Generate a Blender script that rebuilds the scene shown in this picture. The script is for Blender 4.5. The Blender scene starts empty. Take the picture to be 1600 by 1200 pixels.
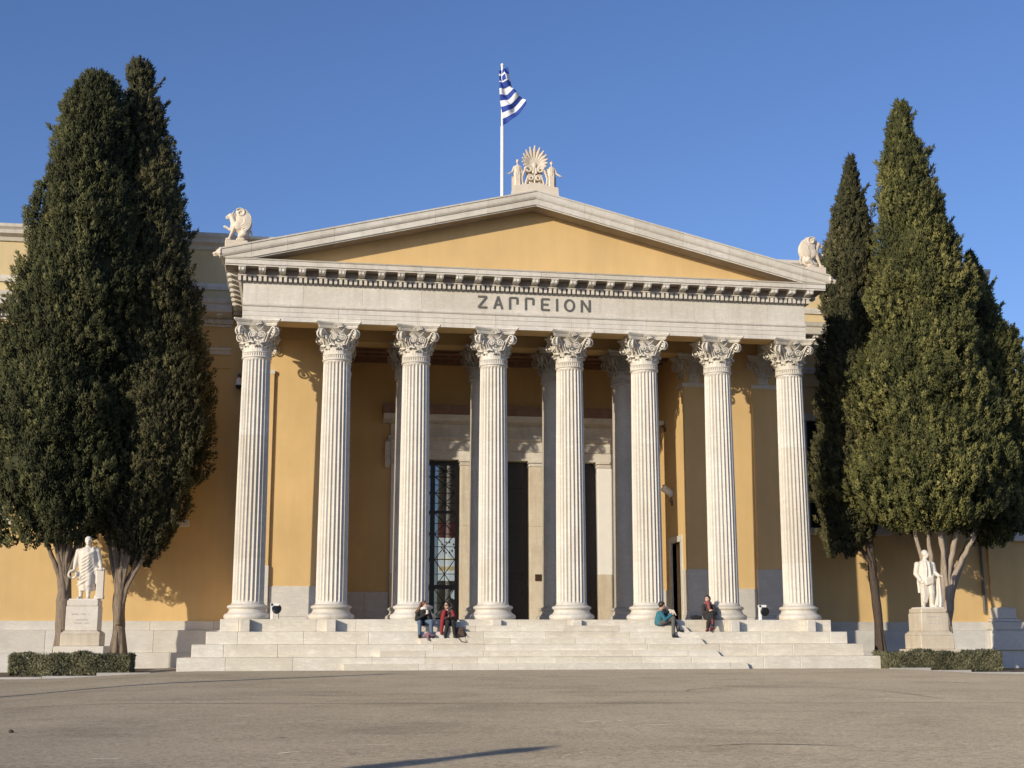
import bpy, bmesh, math, random
import numpy as np
from mathutils import Vector, Matrix, Euler
R_ = math.radians
random.seed(7)
rng = np.random.default_rng(11)
SC = bpy.context.scene
COL = SC.collection

# ------------------------------------------------------------------ camera
cam_d = bpy.data.cameras.new('camera')
cam_d.sensor_width = 36.0
cam_d.lens = 46.575
cam_d.clip_start = 0.1
cam_d.clip_end = 3000
cam = bpy.data.objects.new('camera', cam_d)
COL.objects.link(cam)
cr = Vector((0.98667645, -0.16269191, -0.00096023))
cu = Vector((-0.02994500, -0.18740211, 0.98182674))
cf = Vector((0.15991522, 0.96871657, 0.18977706))
m = Matrix((cr, cu, -cf)).transposed().to_4x4()
m.translation = Vector((-8.2213, -45.5111, 0.9466))
cam.matrix_world = m
SC.camera = cam

# ------------------------------------------------------------------ sky, sun, exposure
SUN_EL, SUN_AZ = R_(15.85), R_(48.2)            # azimuth measured left of the facade's normal
world = bpy.data.worlds.new('World')
SC.world = world
world.use_nodes = True
nt = world.node_tree
bg = nt.nodes['Background']
sky = nt.nodes.new('ShaderNodeTexSky')
sky.sky_type = 'NISHITA'
sky.sun_disc = False
sky.sun_elevation = SUN_EL
sky.sun_rotation = math.pi + SUN_AZ
sky.air_density = 1.0
sky.dust_density = 0.8
sky.ozone_density = 3.0
mul = nt.nodes.new('ShaderNodeMix'); mul.data_type = 'RGBA'; mul.blend_type = 'MULTIPLY'
mul.inputs[0].default_value = 1.0
mul.inputs[7].default_value = (0.90, 0.985, 1.30, 1)      # clearer, bluer air than the model's
nt.links.new(sky.outputs[0], mul.inputs[6])
nt.links.new(mul.outputs[2], bg.inputs[0])
bg.inputs[1].default_value = 0.118
sun_d = bpy.data.lights.new('sun', 'SUN')
sun_d.energy = 4.3
sun_d.angle = R_(0.5)
sun_d.color = (1.0, 0.885, 0.695)
sun = bpy.data.objects.new('sun', sun_d)
COL.objects.link(sun)
ld = Vector((math.sin(SUN_AZ) * math.cos(SUN_EL), math.cos(SUN_AZ) * math.cos(SUN_EL), -math.sin(SUN_EL)))
sun.rotation_euler = ld.to_track_quat('-Z', 'Y').to_euler()
SC.view_settings.view_transform = 'Standard'
SC.view_settings.look = 'None'
SC.view_settings.gamma = 1.0
SC.view_settings.exposure = 0.0
SC.view_settings.use_curve_mapping = False
SC.cycles.max_bounces = 12
SC.cycles.diffuse_bounces = 7
SC.cycles.use_denoising = True

# ------------------------------------------------------------------ helpers
class MB:
    def __init__(s): s.v = []; s.f = []; s.smooth = []
    def add(s, vs, fs, sm=False):
        o = len(s.v); s.v.extend([tuple(p) for p in vs])
        for f in fs: s.f.append(tuple(i + o for i in f)); s.smooth.append(sm)
        return s
    def box(s, x0, x1, y0, y1, z0, z1):
        v = [(x0,y0,z0),(x1,y0,z0),(x1,y1,z0),(x0,y1,z0),(x0,y0,z1),(x1,y0,z1),(x1,y1,z1),(x0,y1,z1)]
        return s.add(v, [(0,3,2,1),(4,5,6,7),(0,1,5,4),(1,2,6,5),(2,3,7,6),(3,0,4,7)])
    def cbox(s, x0, x1, y0, y1, z0, z1, c=0.012):
        # box with chamfered edges
        X=(x0,x1); Y=(y0,y1); Z=(z0,z1); v=[]; idx={}
        for i in (0,1):
            for j in (0,1):
                for k in (0,1):
                    sx=c if i==0 else -c; sy=c if j==0 else -c; sz=c if k==0 else -c
                    idx[i,j,k]=(len(v),len(v)+1,len(v)+2)
                    v += [(X[i],Y[j]+sy,Z[k]+sz),(X[i]+sx,Y[j],Z[k]+sz),(X[i]+sx,Y[j]+sy,Z[k])]
        f=[]
        q=lambda a,n: idx[a][n]
        f.append((q((0,0,0),0),q((0,0,1),0),q((0,1,1),0),q((0,1,0),0)))
        f.append((q((1,0,0),0),q((1,1,0),0),q((1,1,1),0),q((1,0,1),0)))
        f.append((q((0,0,0),1),q((1,0,0),1),q((1,0,1),1),q((0,0,1),1)))
        f.append((q((0,1,0),1),q((0,1,1),1),q((1,1,1),1),q((1,1,0),1)))
        f.append((q((0,0,0),2),q((0,1,0),2),q((1,1,0),2),q((1,0,0),2)))
        f.append((q((0,0,1),2),q((1,0,1),2),q((1,1,1),2),q((0,1,1),2)))
        for a in (0,1):
            for b in (0,1):
                f.append((q((0,a,b),1),q((1,a,b),1),q((1,a,b),2),q((0,a,b),2)))
                f.append((q((a,0,b),0),q((a,1,b),0),q((a,1,b),2),q((a,0,b),2)))
                f.append((q((a,b,0),0),q((a,b,1),0),q((a,b,1),1),q((a,b,0),1)))
        for t in idx.values(): f.append(t)
        return s.add(v, f)
    def prism(s, poly, a0, a1, axis='x'):
        # poly: 2D points; axis x -> (y,z), axis y -> (x,z), axis z -> (x,y)
        n=len(poly); v=[]
        for a in (a0,a1):
            for p,q in poly:
                v.append({'x':(a,p,q),'y':(p,a,q),'z':(p,q,a)}[axis])
        f=[tuple(range(n)),tuple(range(2*n-1,n-1,-1))]
        for i in range(n):
            j=(i+1)%n; f.append((i,i+n,j+n,j))
        return s.add(v,f)
    def lathe(s, prof, n=32, c=(0,0,0), sm=True, cap=True):
        v=[]; f=[]
        for r,z in prof:
            for i in range(n):
                a=2*math.pi*i/n; v.append((c[0]+r*math.cos(a),c[1]+r*math.sin(a),c[2]+z))
        for k in range(len(prof)-1):
            for i in range(n):
                j=(i+1)%n; f.append((k*n+i,k*n+j,(k+1)*n+j,(k+1)*n+i))
        s.add(v,f,sm)
        if cap:
            s.add([v[i] for i in range(n)],[tuple(range(n-1,-1,-1))])
            s.add([v[(len(prof)-1)*n+i] for i in range(n)],[tuple(range(n))])
        return s
    def tube(s, pts, radii, n=6, sm=True, flat=None):
        pts=[Vector(p) for p in pts]; m=len(pts)
        if not hasattr(radii,'__len__'): radii=[radii]*m
        t=(pts[1]-pts[0]).normalized()
        u=t.orthogonal().normalized()
        if flat is not None:
            u=Vector(flat[0]); u=(u-t*u.dot(t)).normalized()
        v=[]; f=[]
        for k in range(m):
            if k==0: tt=pts[1]-pts[0]
            elif k==m-1: tt=pts[-1]-pts[-2]
            else: tt=pts[k+1]-pts[k-1]
            if tt.length<1e-9: tt=t
            tt=tt.normalized()
            if flat is not None: u=Vector(flat[0])
            u=(u-tt*u.dot(tt)); u=u.normalized() if u.length>1e-6 else tt.orthogonal().normalized()
            w=tt.cross(u); r=radii[k]
            ra,rb=(r,r) if flat is None else (r*flat[1],r*flat[2])
            for i in range(n):
                a=2*math.pi*(i+.5)/n; v.append(pts[k]+u*(ra*math.cos(a))+w*(rb*math.sin(a)))
        for k in range(m-1):
            for i in range(n):
                j=(i+1)%n; f.append((k*n+i,k*n+j,(k+1)*n+j,(k+1)*n+i))
        s.add(v,f,sm)
        s.add(v[:n],[tuple(range(n-1,-1,-1))],sm); s.add(v[-n:],[tuple(range(n))],sm)
        return s
    def ell(s, c, r, n=12, m=8, rot=None):
        v=[];f=[]
        for k in range(m+1):
            ph=-math.pi/2+math.pi*k/m
            for i in range(n):
                a=2*math.pi*i/n
                p=Vector((r[0]*math.cos(ph)*math.cos(a),r[1]*math.cos(ph)*math.sin(a),r[2]*math.sin(ph)))
                if rot is not None: p=rot@p
                v.append(p+Vector(c))
        for k in range(m):
            for i in range(n):
                j=(i+1)%n; f.append((k*n+i,k*n+j,(k+1)*n+j,(k+1)*n+i))
        return s.add(v,f,True)
    def cap(s, a, b, ra, rb, n=10):
        # tapered capsule
        a=Vector(a); b=Vector(b); d=b-a; L=d.length
        if L<1e-6: return s.ell(a,(ra,)*3)
        d=d/L; pts=[];rad=[]
        for t in (1,.8,.5,0.15): pts.append(a-d*ra*t); rad.append(ra*math.sqrt(max(0.0004,1-t*t)))
        for t in (.15,.5,.8,1): pts.append(b+d*rb*t); rad.append(rb*math.sqrt(max(0.0004,1-t*t)))
        return s.tube(pts,rad,n)
    def chain(s, pts, radii):
        for i in range(len(pts)-1): s.cap(pts[i],pts[i+1],radii[i],radii[i+1])
        return s
    def xf(s, mat, start=0):
        for i in range(start,len(s.v)): s.v[i]=tuple(mat@Vector(s.v[i]))
        return s
    def mesh(s, name):
        me=bpy.data.meshes.new(name); me.from_pydata(s.v,[],s.f)
        me.polygons.foreach_set('use_smooth',s.smooth); me.update(); return me
    def build(s, name, mat, parent=None, loc=(0,0,0)):
        return obj(name, s.mesh(name), mat, parent, loc)

def obj(name, me, mat=None, parent=None, loc=(0,0,0)):
    o=bpy.data.objects.new(name,me); COL.objects.link(o); o.location=loc
    if mat is not None and me is not None and not me.materials: me.materials.append(mat)
    if parent is not None: o.parent=parent
    return o
def tag(o,label=None,cat=None,group=None,kind=None):
    if label: o['label']=label
    if cat: o['category']=cat
    if group: o['group']=group
    if kind: o['kind']=kind
    return o
def thing(name,label,cat,loc=(0,0,0),group=None):
    o=bpy.data.objects.new(name,None); COL.objects.link(o); o.location=loc
    return tag(o,label,cat,group)
def empty(name,parent,loc=(0,0,0)):
    o=bpy.data.objects.new(name,None); COL.objects.link(o); o.parent=parent; o.location=loc; return o
def blob(name, mb, mat, parent=None, vox=.02, smooth=3, loc=(0,0,0)):
    """fuses closed shapes into one continuous surface"""
    me=mb.mesh(name); o=bpy.data.objects.new(name,me); COL.objects.link(o)
    r=o.modifiers.new('r','REMESH'); r.mode='VOXEL'; r.voxel_size=vox; r.use_smooth_shade=True
    if smooth:
        q=o.modifiers.new('s','SMOOTH'); q.iterations=smooth; q.factor=.5
    dg=bpy.context.evaluated_depsgraph_get()
    nm=bpy.data.meshes.new_from_object(o.evaluated_get(dg))
    o.modifiers.clear(); o.data=nm; nm.name=name; bpy.data.meshes.remove(me)
    nm.materials.clear(); nm.materials.append(mat); o.location=loc
    if parent is not None: o.parent=parent
    return o
def np_mesh(name, V, F3):
    me=bpy.data.meshes.new(name); n=len(F3)
    me.vertices.add(len(V)); me.vertices.foreach_set('co',np.ascontiguousarray(V,dtype=np.float32).ravel())
    me.loops.add(n*3); me.loops.foreach_set('vertex_index',np.ascontiguousarray(F3,dtype=np.int32).ravel())
    me.polygons.add(n); me.polygons.foreach_set('loop_start',np.arange(0,n*3,3,dtype=np.int32))
    me.update(calc_edges=True); return me

# ------------------------------------------------------------------ materials
def new_mat(name):
    m=bpy.data.materials.new(name); m.use_nodes=True; t=m.node_tree
    b=t.nodes['Principled BSDF']; return m,t,b
def node(t,kind,**kw):
    n=t.nodes.new(kind)
    for k,v in kw.items():
        if k.startswith('i_'):
            n.inputs[k[2:].replace('_',' ')].default_value=v
        else: setattr(n,k,v)
    return n
def noise(t,vec,scale,detail=5,rough=.6,sc=(1,1,1)):
    mp=node(t,'ShaderNodeMapping'); mp.inputs['Scale'].default_value=sc
    t.links.new(vec,mp.inputs['Vector'])
    n=node(t,'ShaderNodeTexNoise'); n.inputs['Scale'].default_value=scale
    n.inputs['Detail'].default_value=detail; n.inputs['Roughness'].default_value=rough
    t.links.new(mp.outputs[0],n.inputs['Vector']); return n.outputs['Fac']
def ramp(t,fac,stops):
    r=node(t,'ShaderNodeValToRGB'); e=r.color_ramp.elements
    while len(e)<len(stops): e.new(.5)
    for k,(p,c) in enumerate(stops):
        e[k].position=p; e[k].color=(c[0],c[1],c[2],1) if hasattr(c,'__len__') else (c,c,c,1)
    t.links.new(fac,r.inputs[0]); return r.outputs[0]
def mixc(t,a,b,fac,mode='MIX'):
    n=node(t,'ShaderNodeMix',data_type='RGBA',blend_type=mode)
    for s,v in ((6,a),(7,b)):
        if hasattr(v,'is_linked') or hasattr(v,'links'): t.links.new(v,n.inputs[s])
        else: n.inputs[s].default_value=(v[0],v[1],v[2],1)
    if hasattr(fac,'links'): t.links.new(fac,n.inputs[0])
    else: n.inputs[0].default_value=fac
    return n.outputs[2]
def bump(t,b,h,strength=.3,dist=.01):
    n=node(t,'ShaderNodeBump'); n.inputs['Strength'].default_value=strength; n.inputs['Distance'].default_value=dist
    t.links.new(h,n.inputs['Height']); t.links.new(n.outputs[0],b.inputs['Normal'])
def pos(t): return node(t,'ShaderNodeNewGeometry').outputs['Position']

def stone(name, c1, c2, c3, rough=.55, tint=.12, vein=.5, bumps=.25, streak=.0):
    m,t,b=new_mat(name); p=pos(t)
    a=ramp(t,noise(t,p,1.3,8,.65),[(.3,c2),(.62,c1)])
    v=ramp(t,noise(t,p,2.2,6,.7,(1,1,3.2)),[(.36,0),(.52,1),(.66,.0)])
    vm=node(t,'ShaderNodeMath',operation='MULTIPLY'); t.links.new(v,vm.inputs[0]); vm.inputs[1].default_value=vein*.35
    a=mixc(t,a,c3,vm.outputs[0])
    f=ramp(t,noise(t,p,34,4,.6),[(.3,.88),(.7,1.04)])
    a=mixc(t,a,f,1.0,'MULTIPLY')
    if streak:
        s=ramp(t,noise(t,p,5,5,.6,(1,1,.08)),[(.5,1),(.75,1-streak)])
        a=mixc(t,a,s,1.0,'MULTIPLY')
    oi=node(t,'ShaderNodeObjectInfo')
    tr=ramp(t,oi.outputs['Random'],[(0,(1-tint,1-tint*1.1,1-tint*1.3)),(.5,(1,1,1)),(1,(1-tint*.4,1-tint*.3,1-tint*.1))])
    a=mixc(t,a,tr,1.0,'MULTIPLY')
    t.links.new(a,b.inputs['Base Color']); b.inputs['Roughness'].default_value=rough
    bump(t,b,noise(t,p,55,5,.6),bumps,.006)
    return m
M={}
M['marble']=stone('marble',(.765,.715,.625),(.67,.615,.52),(.45,.42,.37),tint=.12,vein=.9,streak=.17)
M['step_marble']=stone('step_marble',(.83,.775,.655),(.70,.635,.52),(.44,.40,.34),tint=.14,vein=1.0,bumps=.8)
M['base_marble']=stone('base_marble',(.70,.67,.61),(.58,.55,.50),(.42,.41,.40),tint=.14,vein=.8)
M['old_stone']=stone('old_stone',(.72,.64,.50),(.60,.50,.37),(.45,.38,.30),tint=.08,streak=.2,bumps=.5)
M['statue']=stone('statue_marble',(.78,.72,.62),(.68,.60,.49),(.48,.42,.35),tint=.03,streak=.12,bumps=.3)
M['sculpt']=stone('sculpture_marble',(.76,.67,.54),(.66,.55,.42),(.38,.33,.27),tint=.03,bumps=.3)
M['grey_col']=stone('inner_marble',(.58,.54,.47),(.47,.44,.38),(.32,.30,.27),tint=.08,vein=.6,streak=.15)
def plain(name,c,rough=.6,var=.12,scale=6,metal=0,bumps=0,sc=(1,1,1),bscale=60):
    m,t,b=new_mat(name); p=pos(t)
    a=ramp(t,noise(t,p,scale,5,.6,sc),[(.3,[x*(1-var) for x in c]),(.7,[min(1,x*(1+var)) for x in c])])
    t.links.new(a,b.inputs['Base Color']); b.inputs['Roughness'].default_value=rough; b.inputs['Metallic'].default_value=metal
    if bumps: bump(t,b,noise(t,p,bscale,4,.6),bumps,.01)
    return m
def plaster(name,c):
    m,t,b=new_mat(name); p=pos(t)
    a=ramp(t,noise(t,p,.6,6,.6),[(.28,[x*.89 for x in c]),(.7,[x*1.035 for x in c])])
    s=ramp(t,noise(t,p,3,4,.6,(1,1,.12)),[(.33,.945),(.65,1.0)])
    a=mixc(t,a,s,1.0,'MULTIPLY')
    t.links.new(a,b.inputs['Base Color']); b.inputs['Roughness'].default_value=.85
    bump(t,b,noise(t,p,40,4,.6),.12,.004); return m
M['yellow']=plaster('yellow_plaster',(.66,.455,.205))
M['attic_yellow']=plaster('pale_yellow_plaster',(.66,.52,.29))
M['wood']=plain('dark_ceiling_wood',(.25,.145,.095),.55,.25,4,bumps=.2,sc=(1,8,1))
M['door_wood']=plain('dark_door_wood',(.03,.022,.018),.45,.3,5,sc=(6,6,.6))
M['bronze']=plain('dark_door_metal',(.022,.022,.022),.45,.2,8)
M['white_paint']=plain('white_paint',(.80,.78,.74),.5,.03,3)
M['letter']=plain('dark_grey_letter',(.11,.105,.095),.6,.25,18)
M['plaque']=plain('bronze_plaque',(.10,.06,.03),.4,.2,10,metal=.6)
M['black']=plain('black_plastic',(.012,.012,.013),.4,.2,10)
M['dark_glass']=plain('dark_glass',(.02,.025,.03),.05,.1,2)
M['bark']=plain('bark',(.20,.155,.115),.9,.35,5,bumps=.9,sc=(4,4,.7),bscale=22)
M['bark_dark']=plain('dark_bark',(.075,.055,.042),.9,.35,5,bumps=.9,sc=(4,4,.7),bscale=22)
M['bark_pale']=plain('pale_bark',(.33,.265,.20),.9,.3,5,bumps=.9,sc=(4,4,.7),bscale=22)
M['soil']=plain('soil',(.11,.08,.055),.95,.3,5,bumps=.6)
M['soffit']=stone('brown_soffit',(.34,.28,.22),(.24,.19,.145),(.17,.14,.11),tint=.1,bumps=.5)  # darker brown stone for cornice undersides and the dentil and modillion bands
M['kerb']=stone('kerb_stone',(.52,.49,.44),(.42,.40,.36),(.3,.3,.3),tint=.1)
def leafmat(name,c1,c2,c3):
    m,t,b=new_mat(name); p=pos(t)
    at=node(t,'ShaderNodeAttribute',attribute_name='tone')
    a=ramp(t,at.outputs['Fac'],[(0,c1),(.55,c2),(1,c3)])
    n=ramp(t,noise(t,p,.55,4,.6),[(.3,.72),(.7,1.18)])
    a=mixc(t,a,n,1.0,'MULTIPLY')
    t.links.new(a,b.inputs['Base Color']); b.inputs['Roughness'].default_value=.75
    b.inputs['Specular IOR Level'].default_value=.25
    return m
M['cyp']=leafmat('cypress_foliage',(.030,.034,.013),(.070,.074,.027),(.165,.155,.060))
M['cypb']=leafmat('cypress_foliage_brownish',(.036,.037,.016),(.082,.077,.032),(.150,.130,.056))
M['cypr']=leafmat('cypress_foliage_fresh',(.038,.042,.014),(.118,.118,.036),(.26,.235,.078))
M['hedge']=leafmat('hedge_foliage',(.06,.06,.032),(.13,.125,.068),(.25,.235,.145))

# ground
def ground_mat():
    m,t,b=new_mat('pale_asphalt'); p=pos(t)
    a=ramp(t,noise(t,p,.22,6,.6),[(.3,(.245,.207,.152)),(.7,(.300,.256,.190))])
    q=ramp(t,noise(t,p,1.6,6,.75),[(.32,.88),(.6,1.03)])
    a=mixc(t,a,q,1.0,'MULTIPLY')
    g=ramp(t,noise(t,p,13,5,.8),[(.3,.52),(.5,1.0),(.72,1.42)])
    a=mixc(t,a,g,1.0,'MULTIPLY')
    g2=ramp(t,noise(t,p,48,4,.75),[(.32,.60),(.68,1.38)])
    a=mixc(t,a,g2,1.0,'MULTIPLY')
    st=ramp(t,noise(t,p,.33,7,.68,(.8,1.2,1)),[(.50,1.0),(.64,.80)])
    a=mixc(t,a,st,1.0,'MULTIPLY')
    t.links.new(a,b.inputs['Base Color']); b.inputs['Roughness'].default_value=.95; b.inputs['Diffuse Roughness'].default_value=1.0; b.inputs['Specular IOR Level'].default_value=.2
    bump(t,b,noise(t,p,45,6,.7),.5,.012)
    return m
M['ground']=ground_mat()
def gz(x,y):
    s=min(1,max(0,(abs(x)-11)/5)); s=s*s*(3-2*s)
    yy=max(0.0,-y-4.0); d=yy if yy<60 else 60
    return -0.20*s-0.0125*d
xs=[-600,-200,-80,-50,-40]+[-34+k*1.0 for k in range(69)]+[40,50,80,200,600]
ys=[-400,-160,-100,-75]+[-66+k*2.0 for k in range(37)]+[10,14,20,40,100,300,900]
mb=MB(); vs=[(x,y,gz(x,y)) for y in ys for x in xs]; nx=len(xs)
mb.add(vs,[(j*nx+i,j*nx+i+1,(j+1)*nx+i+1,(j+1)*nx+i) for j in range(len(ys)-1) for i in range(nx-1)],True)
tag(mb.build('ground',M['ground']),kind='structure')
# dark joint lines, worn chalk scuffs on the ground
M['tar']=plain('tar_joint',(.12,.10,.08),.8,.35,3)
M['chalk']=plain('worn_chalk',(.62,.56,.47),.9,.25,9)
for k_ in ('tar','chalk'): M[k_].node_tree.nodes['Principled BSDF'].inputs['Diffuse Roughness'].default_value=1.0
def strip(name,pts,w,mat,jit=.0,dz=.005):
    mb=MB(); out=[]
    for k in range(len(pts)-1):
        a=Vector(pts[k]); b2=Vector(pts[k+1]); n=max(1,int((b2-a).length/.35))
        for i in range(n): out.append(a.lerp(b2,i/n))
    out.append(Vector(pts[-1]))
    L=[];Rr=[]
    for k,p in enumerate(out):
        d=(out[min(k+1,len(out)-1)]-out[max(k-1,0)]).normalized(); nrm=Vector((-d.y,d.x))
        j=random.uniform(-jit,jit); ww=w*random.uniform(.55,1.25)
        e=min(1,min(k,len(out)-1-k)/3+.25)
        for S,sg in ((L,1),(Rr,-1)):
            q=p+nrm*(j+sg*ww*e/2); S.append((q.x,q.y,gz(q.x,q.y)+dz))
    n=len(L); mb.add(L+Rr,[(i,i+1,n+i+1,n+i) for i in range(n-1)])
    return tag(mb.build(name,mat),kind='structure')
strip('tar_joint',[(-22,-18.6),(-13.4,-19.34),(-4.1,-20.57),(5.5,-21.77),(14,-22.4)],.055,M['tar'],.03)
strip('tar_joint',[(.3,-17.0),(.6,-16.2),(1.8,-15.0),(3.0,-14.65),(4.2,-15.4),(4.8,-17.5),(4.6,-20.4)],.045,M['tar'],.03)
strip('tar_joint',[(-3.15,-29.5),(-2.6,-29.3),(-1.9,-29.5),(-1.4,-29.8)],.09,M['tar'],.03)
strip('tar_joint',[(-10,-17.2),(-7,-17.4),(-4.2,-17.2)],.03,M['tar'],.03)
def scuffs(pts,w,cover):          # a worn line: short broken pieces
    for a,b in zip(pts[:-1],pts[1:]):
        if random.random()<cover:
            u=random.uniform(0,.3); v=random.uniform(.6,1); A=Vector(a);B=Vector(b)
            strip('chalk_scuff',[tuple(A.lerp(B,u)),tuple(A.lerp(B,v))],w*random.uniform(.5,1.2),M['chalk'],.01)
scuffs([(-4.35+.88*math.cos(R_(t)),-30.9+1.0*math.sin(R_(t))) for t in range(10,171,8)],.06,.8)
scuffs([(-3.0+.7*math.cos(R_(t)),-26.3+1.1*math.sin(R_(t))) for t in range(20,160,12)],.07,.6)
for x,y,l,w,a in [(-3.7,-25.3,.35,.12,.6),(-2.85,-26.15,.4,.10,-.2),(-8.87,-23.19,.3,.10,.8),(-8.95,-24.9,.25,.14,.5),(-7.12,-28.75,.75,.05,.1),(-8.1,-30.73,.5,.06,-.1),(-8.2,-29.6,.3,.07,.7),(-6.3,-27.4,.4,.05,.1)]:
    strip('chalk_scuff',[(x-l/2,y-a*l/2),(x,y),(x+l/2,y+a*l/2)],w,M['chalk'],.02)
for k in range(22):
    x=random.uniform(-11,3); y=random.uniform(-32,-12); l=random.uniform(.08,.35); a=random.uniform(-.6,.6)
    strip('chalk_scuff' if k%3==0 else 'tar_joint',[(x,y),(x+l*.5,y+a*l*.5),(x+l,y+a*l)],random.uniform(.03,.08),M['chalk' if k%3==0 else 'tar'],.01)

# ------------------------------------------------------------------ the hall
S=2.75; ZS=1.627; ZA=11.74; AX=10.158
COLX=[(i-3.5)*S for i in range(8)]
HALL=thing('exhibition_hall','yellow and white neoclassical hall with eight fluted columns under a low pediment','building')
def part(name,mb,mat): return mb.build(name,M[mat],HALL)

# --- main walls (wings, end blocks of the porch, back wall)
WY=6.3
mb=MB(); mb.box(-60,-10.06,WY,WY+.5,-.4,16.1); part('wing_wall',mb,'yellow')
mb=MB(); mb.box(10.06,21.6,WY,WY+.5,-.4,14.0); mb.box(21.1,21.6,WY+.5,WY+22,-.4,14.0); part('wing_wall',mb,'yellow')
mb=MB(); mb.box(-60,20.95,WY-.02,WY+.3,14.02,16.12); mb.box(20.45,20.95,WY+.3,WY+20,14.02,16.12); part('attic_wall',mb,'attic_yellow')
mb=MB(); mb.box(21.6,40,WY+.3,WY+.8,-.4,7.3); part('low_wing_wall',mb,'yellow')
mb=MB(); mb.box(21.6,40,WY-.1,WY+1,7.3,7.5); part('low_wing_cornice',mb,'marble')
mb=MB(); mb.box(-60,21.3,WY-.3,WY+20,16.60,16.70); part('flat_roof',mb,'marble')
# end blocks of the porch
mb=MB(); mb.box(-10.06,-6.38,2.54,8.9,ZS,12.3); part('porch_end_wall',mb,'yellow')
mb=MB(); mb.box(6.38,10.06,2.54,3.39,ZS,12.3); mb.box(6.38,10.06,4.63,8.9,ZS,12.3); mb.box(6.38,10.06,3.39,4.63,4.62,12.3); mb.box(7.2,10.06,3.39,4.63,ZS,4.62)
part('porch_end_wall',mb,'yellow')
# the side door in the right end block
d=empty('side_door',HALL)
mb=MB(); mb.box(6.78,6.84,3.40,4.62,ZS,4.61)
for k in range(2):
    for z0,z1 in ((1.8,2.9),(3.1,4.45)): mb.box(6.75,6.78,3.48+k*.57,3.96+k*.57,z0,z1)
mb.build('door_leaf',M['door_wood'],d)
for y0,y1,z0,z1 in ((3.10,3.39,ZS,4.62),(4.63,4.92,ZS,4.62),(3.10,4.92,4.62,4.86)):
    mb=MB(); mb.cbox(6.31,6.55,y0,y1,z0,z1-.002); mb.build('door_jamb',M['marble'],d)
# pilasters
def pilaster(x0,x1,y0,y1,dz=3.54):
    p=empty('pilaster',HALL)
    MB().box(x0,x1,y0,y1,dz,10.47).build('pilaster_shaft',M['yellow'],p)
    MB().cbox(x0-.03,x1+.03,y0-.03,y1,1.92,dz-.002).build('pilaster_dado',M['base_marble'],p)
    mb=MB(); mb.cbox(x0-.13,x1+.13,y0-.13,y1,ZS+.002,1.75,.03); mb.cbox(x0-.09,x1+.09,y0-.09,y1,1.752,1.84,.03); mb.cbox(x0-.05,x1+.05,y0-.05,y1,1.842,1.918,.02)
    mb.build('pilaster_base',M['base_marble'],p); return p
PIL=[pilaster(-10.08,-9.05,2.42,3.3),pilaster(-7.30,-6.32,2.42,3.0),pilaster(6.32,7.30,2.42,3.0),pilaster(9.05,10.08,2.42,3.3)]
# marble dado of the porch walls, slab by slab
def slabs(x0,x1,n,y0,y1,z0,z1,mat='base_marble',name='dado_slab'):
    w=(x1-x0)/n
    for k in range(n):
        a=x0+k*w; MB().cbox(a+.003,a+w-.003,y0,y1,z0,z1).build(name,M[mat],HALL)
slabs(-9.0,-7.34,1,2.51,2.64,ZS+.14,2.83); slabs(7.34,9.0,1,2.51,2.64,ZS+.14,2.83)
slabs(-9.0,-7.34,1,2.48,2.64,ZS+.002,ZS+.138); slabs(7.34,9.0,1,2.48,2.64,ZS+.002,ZS+.138)
for y0,y1 in ((4.93,6.0),(6.0,6.2)):
    MB().cbox(6.34,6.5,y0,y1-.006,ZS+.002,2.86).build('dado_slab',M['base_marble'],HALL)
# back wall with its marble door surround
BY=6.25
mb=MB(); mb.box(-6.4,-4.49,BY,BY+.5,ZS,12.3); mb.box(4.555,6.4,BY,BY+.5,ZS,12.3); mb.box(-4.49,4.555,BY,BY+.5,9.390,12.3); part('porch_back_wall',mb,'yellow')
slabs(-6.36,-4.52,2,BY-.05,BY+.1,ZS+.002,2.77); slabs(4.59,6.32,1,BY-.05,BY+.1,ZS+.002,2.77)
PX=[(-4.504,-3.715),(-1.764,-.975),(1.006,1.795),(3.776,4.565)]
for k,(a,b) in enumerate(PX):
    p=empty('door_pier',HALL)
    if k in (1,2): MB().cbox(a,b,BY-.12,BY+.5,ZS+.002,5.35).build('pier_block',M['old_stone'],p); MB().cbox(a,b,BY-.12,BY+.5,5.352,7.730).build('pier_block',M['old_stone'],p)
    else: MB().cbox(a,b,BY-.12,BY+.5,ZS+.002,3.48).build('pier_block',M['old_stone'],p); MB().cbox(a+.01,b-.01,BY-.11,BY+.5,3.482,7.730).build('pier_block',M['white_paint'],p)
    mb=MB(); mb.cbox(a-.03,b+.03,BY-.15,BY+.5,7.732,7.790); mb.cbox(a-.01,b+.01,BY-.13,BY+.5,7.792,7.870); mb.cbox(a-.06,b+.06,BY-.19,BY+.5,7.872,7.950); mb.build('pier_capital',M['marble'],p)
mb=MB(); mb.cbox(-4.53,4.59,BY-.14,BY+.5,7.952,8.310); mb.cbox(-4.53,4.59,BY-.17,BY+.5,8.312,8.690); part('door_lintel',mb,'marble')
mb=MB(); mb.prism([(BY-.15,8.692),(BY-.28,8.770),(BY-.28,8.850),(BY+.5,8.850),(BY+.5,8.692)],-4.63,4.69); part('door_lintel_moulding',mb,'marble')
mb=MB(); mb.box(-4.53,4.59,BY-.14,BY+.5,8.852,9.340); part('door_frieze',mb,'marble')
mb=MB(); mb.prism([(BY-.14,9.342),(BY-.3,9.400),(BY-.55,9.450),(BY-.60,9.540),(BY-.66,9.660),(BY+.5,9.660),(BY+.5,9.342)],-4.85,4.91); part('door_cornice',mb,'marble')
mb=MB(); mb.box(-4.87,4.93,BY-.64,BY+.4,9.662,10.050); part('door_cornice_cover',mb,'wood')
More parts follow.
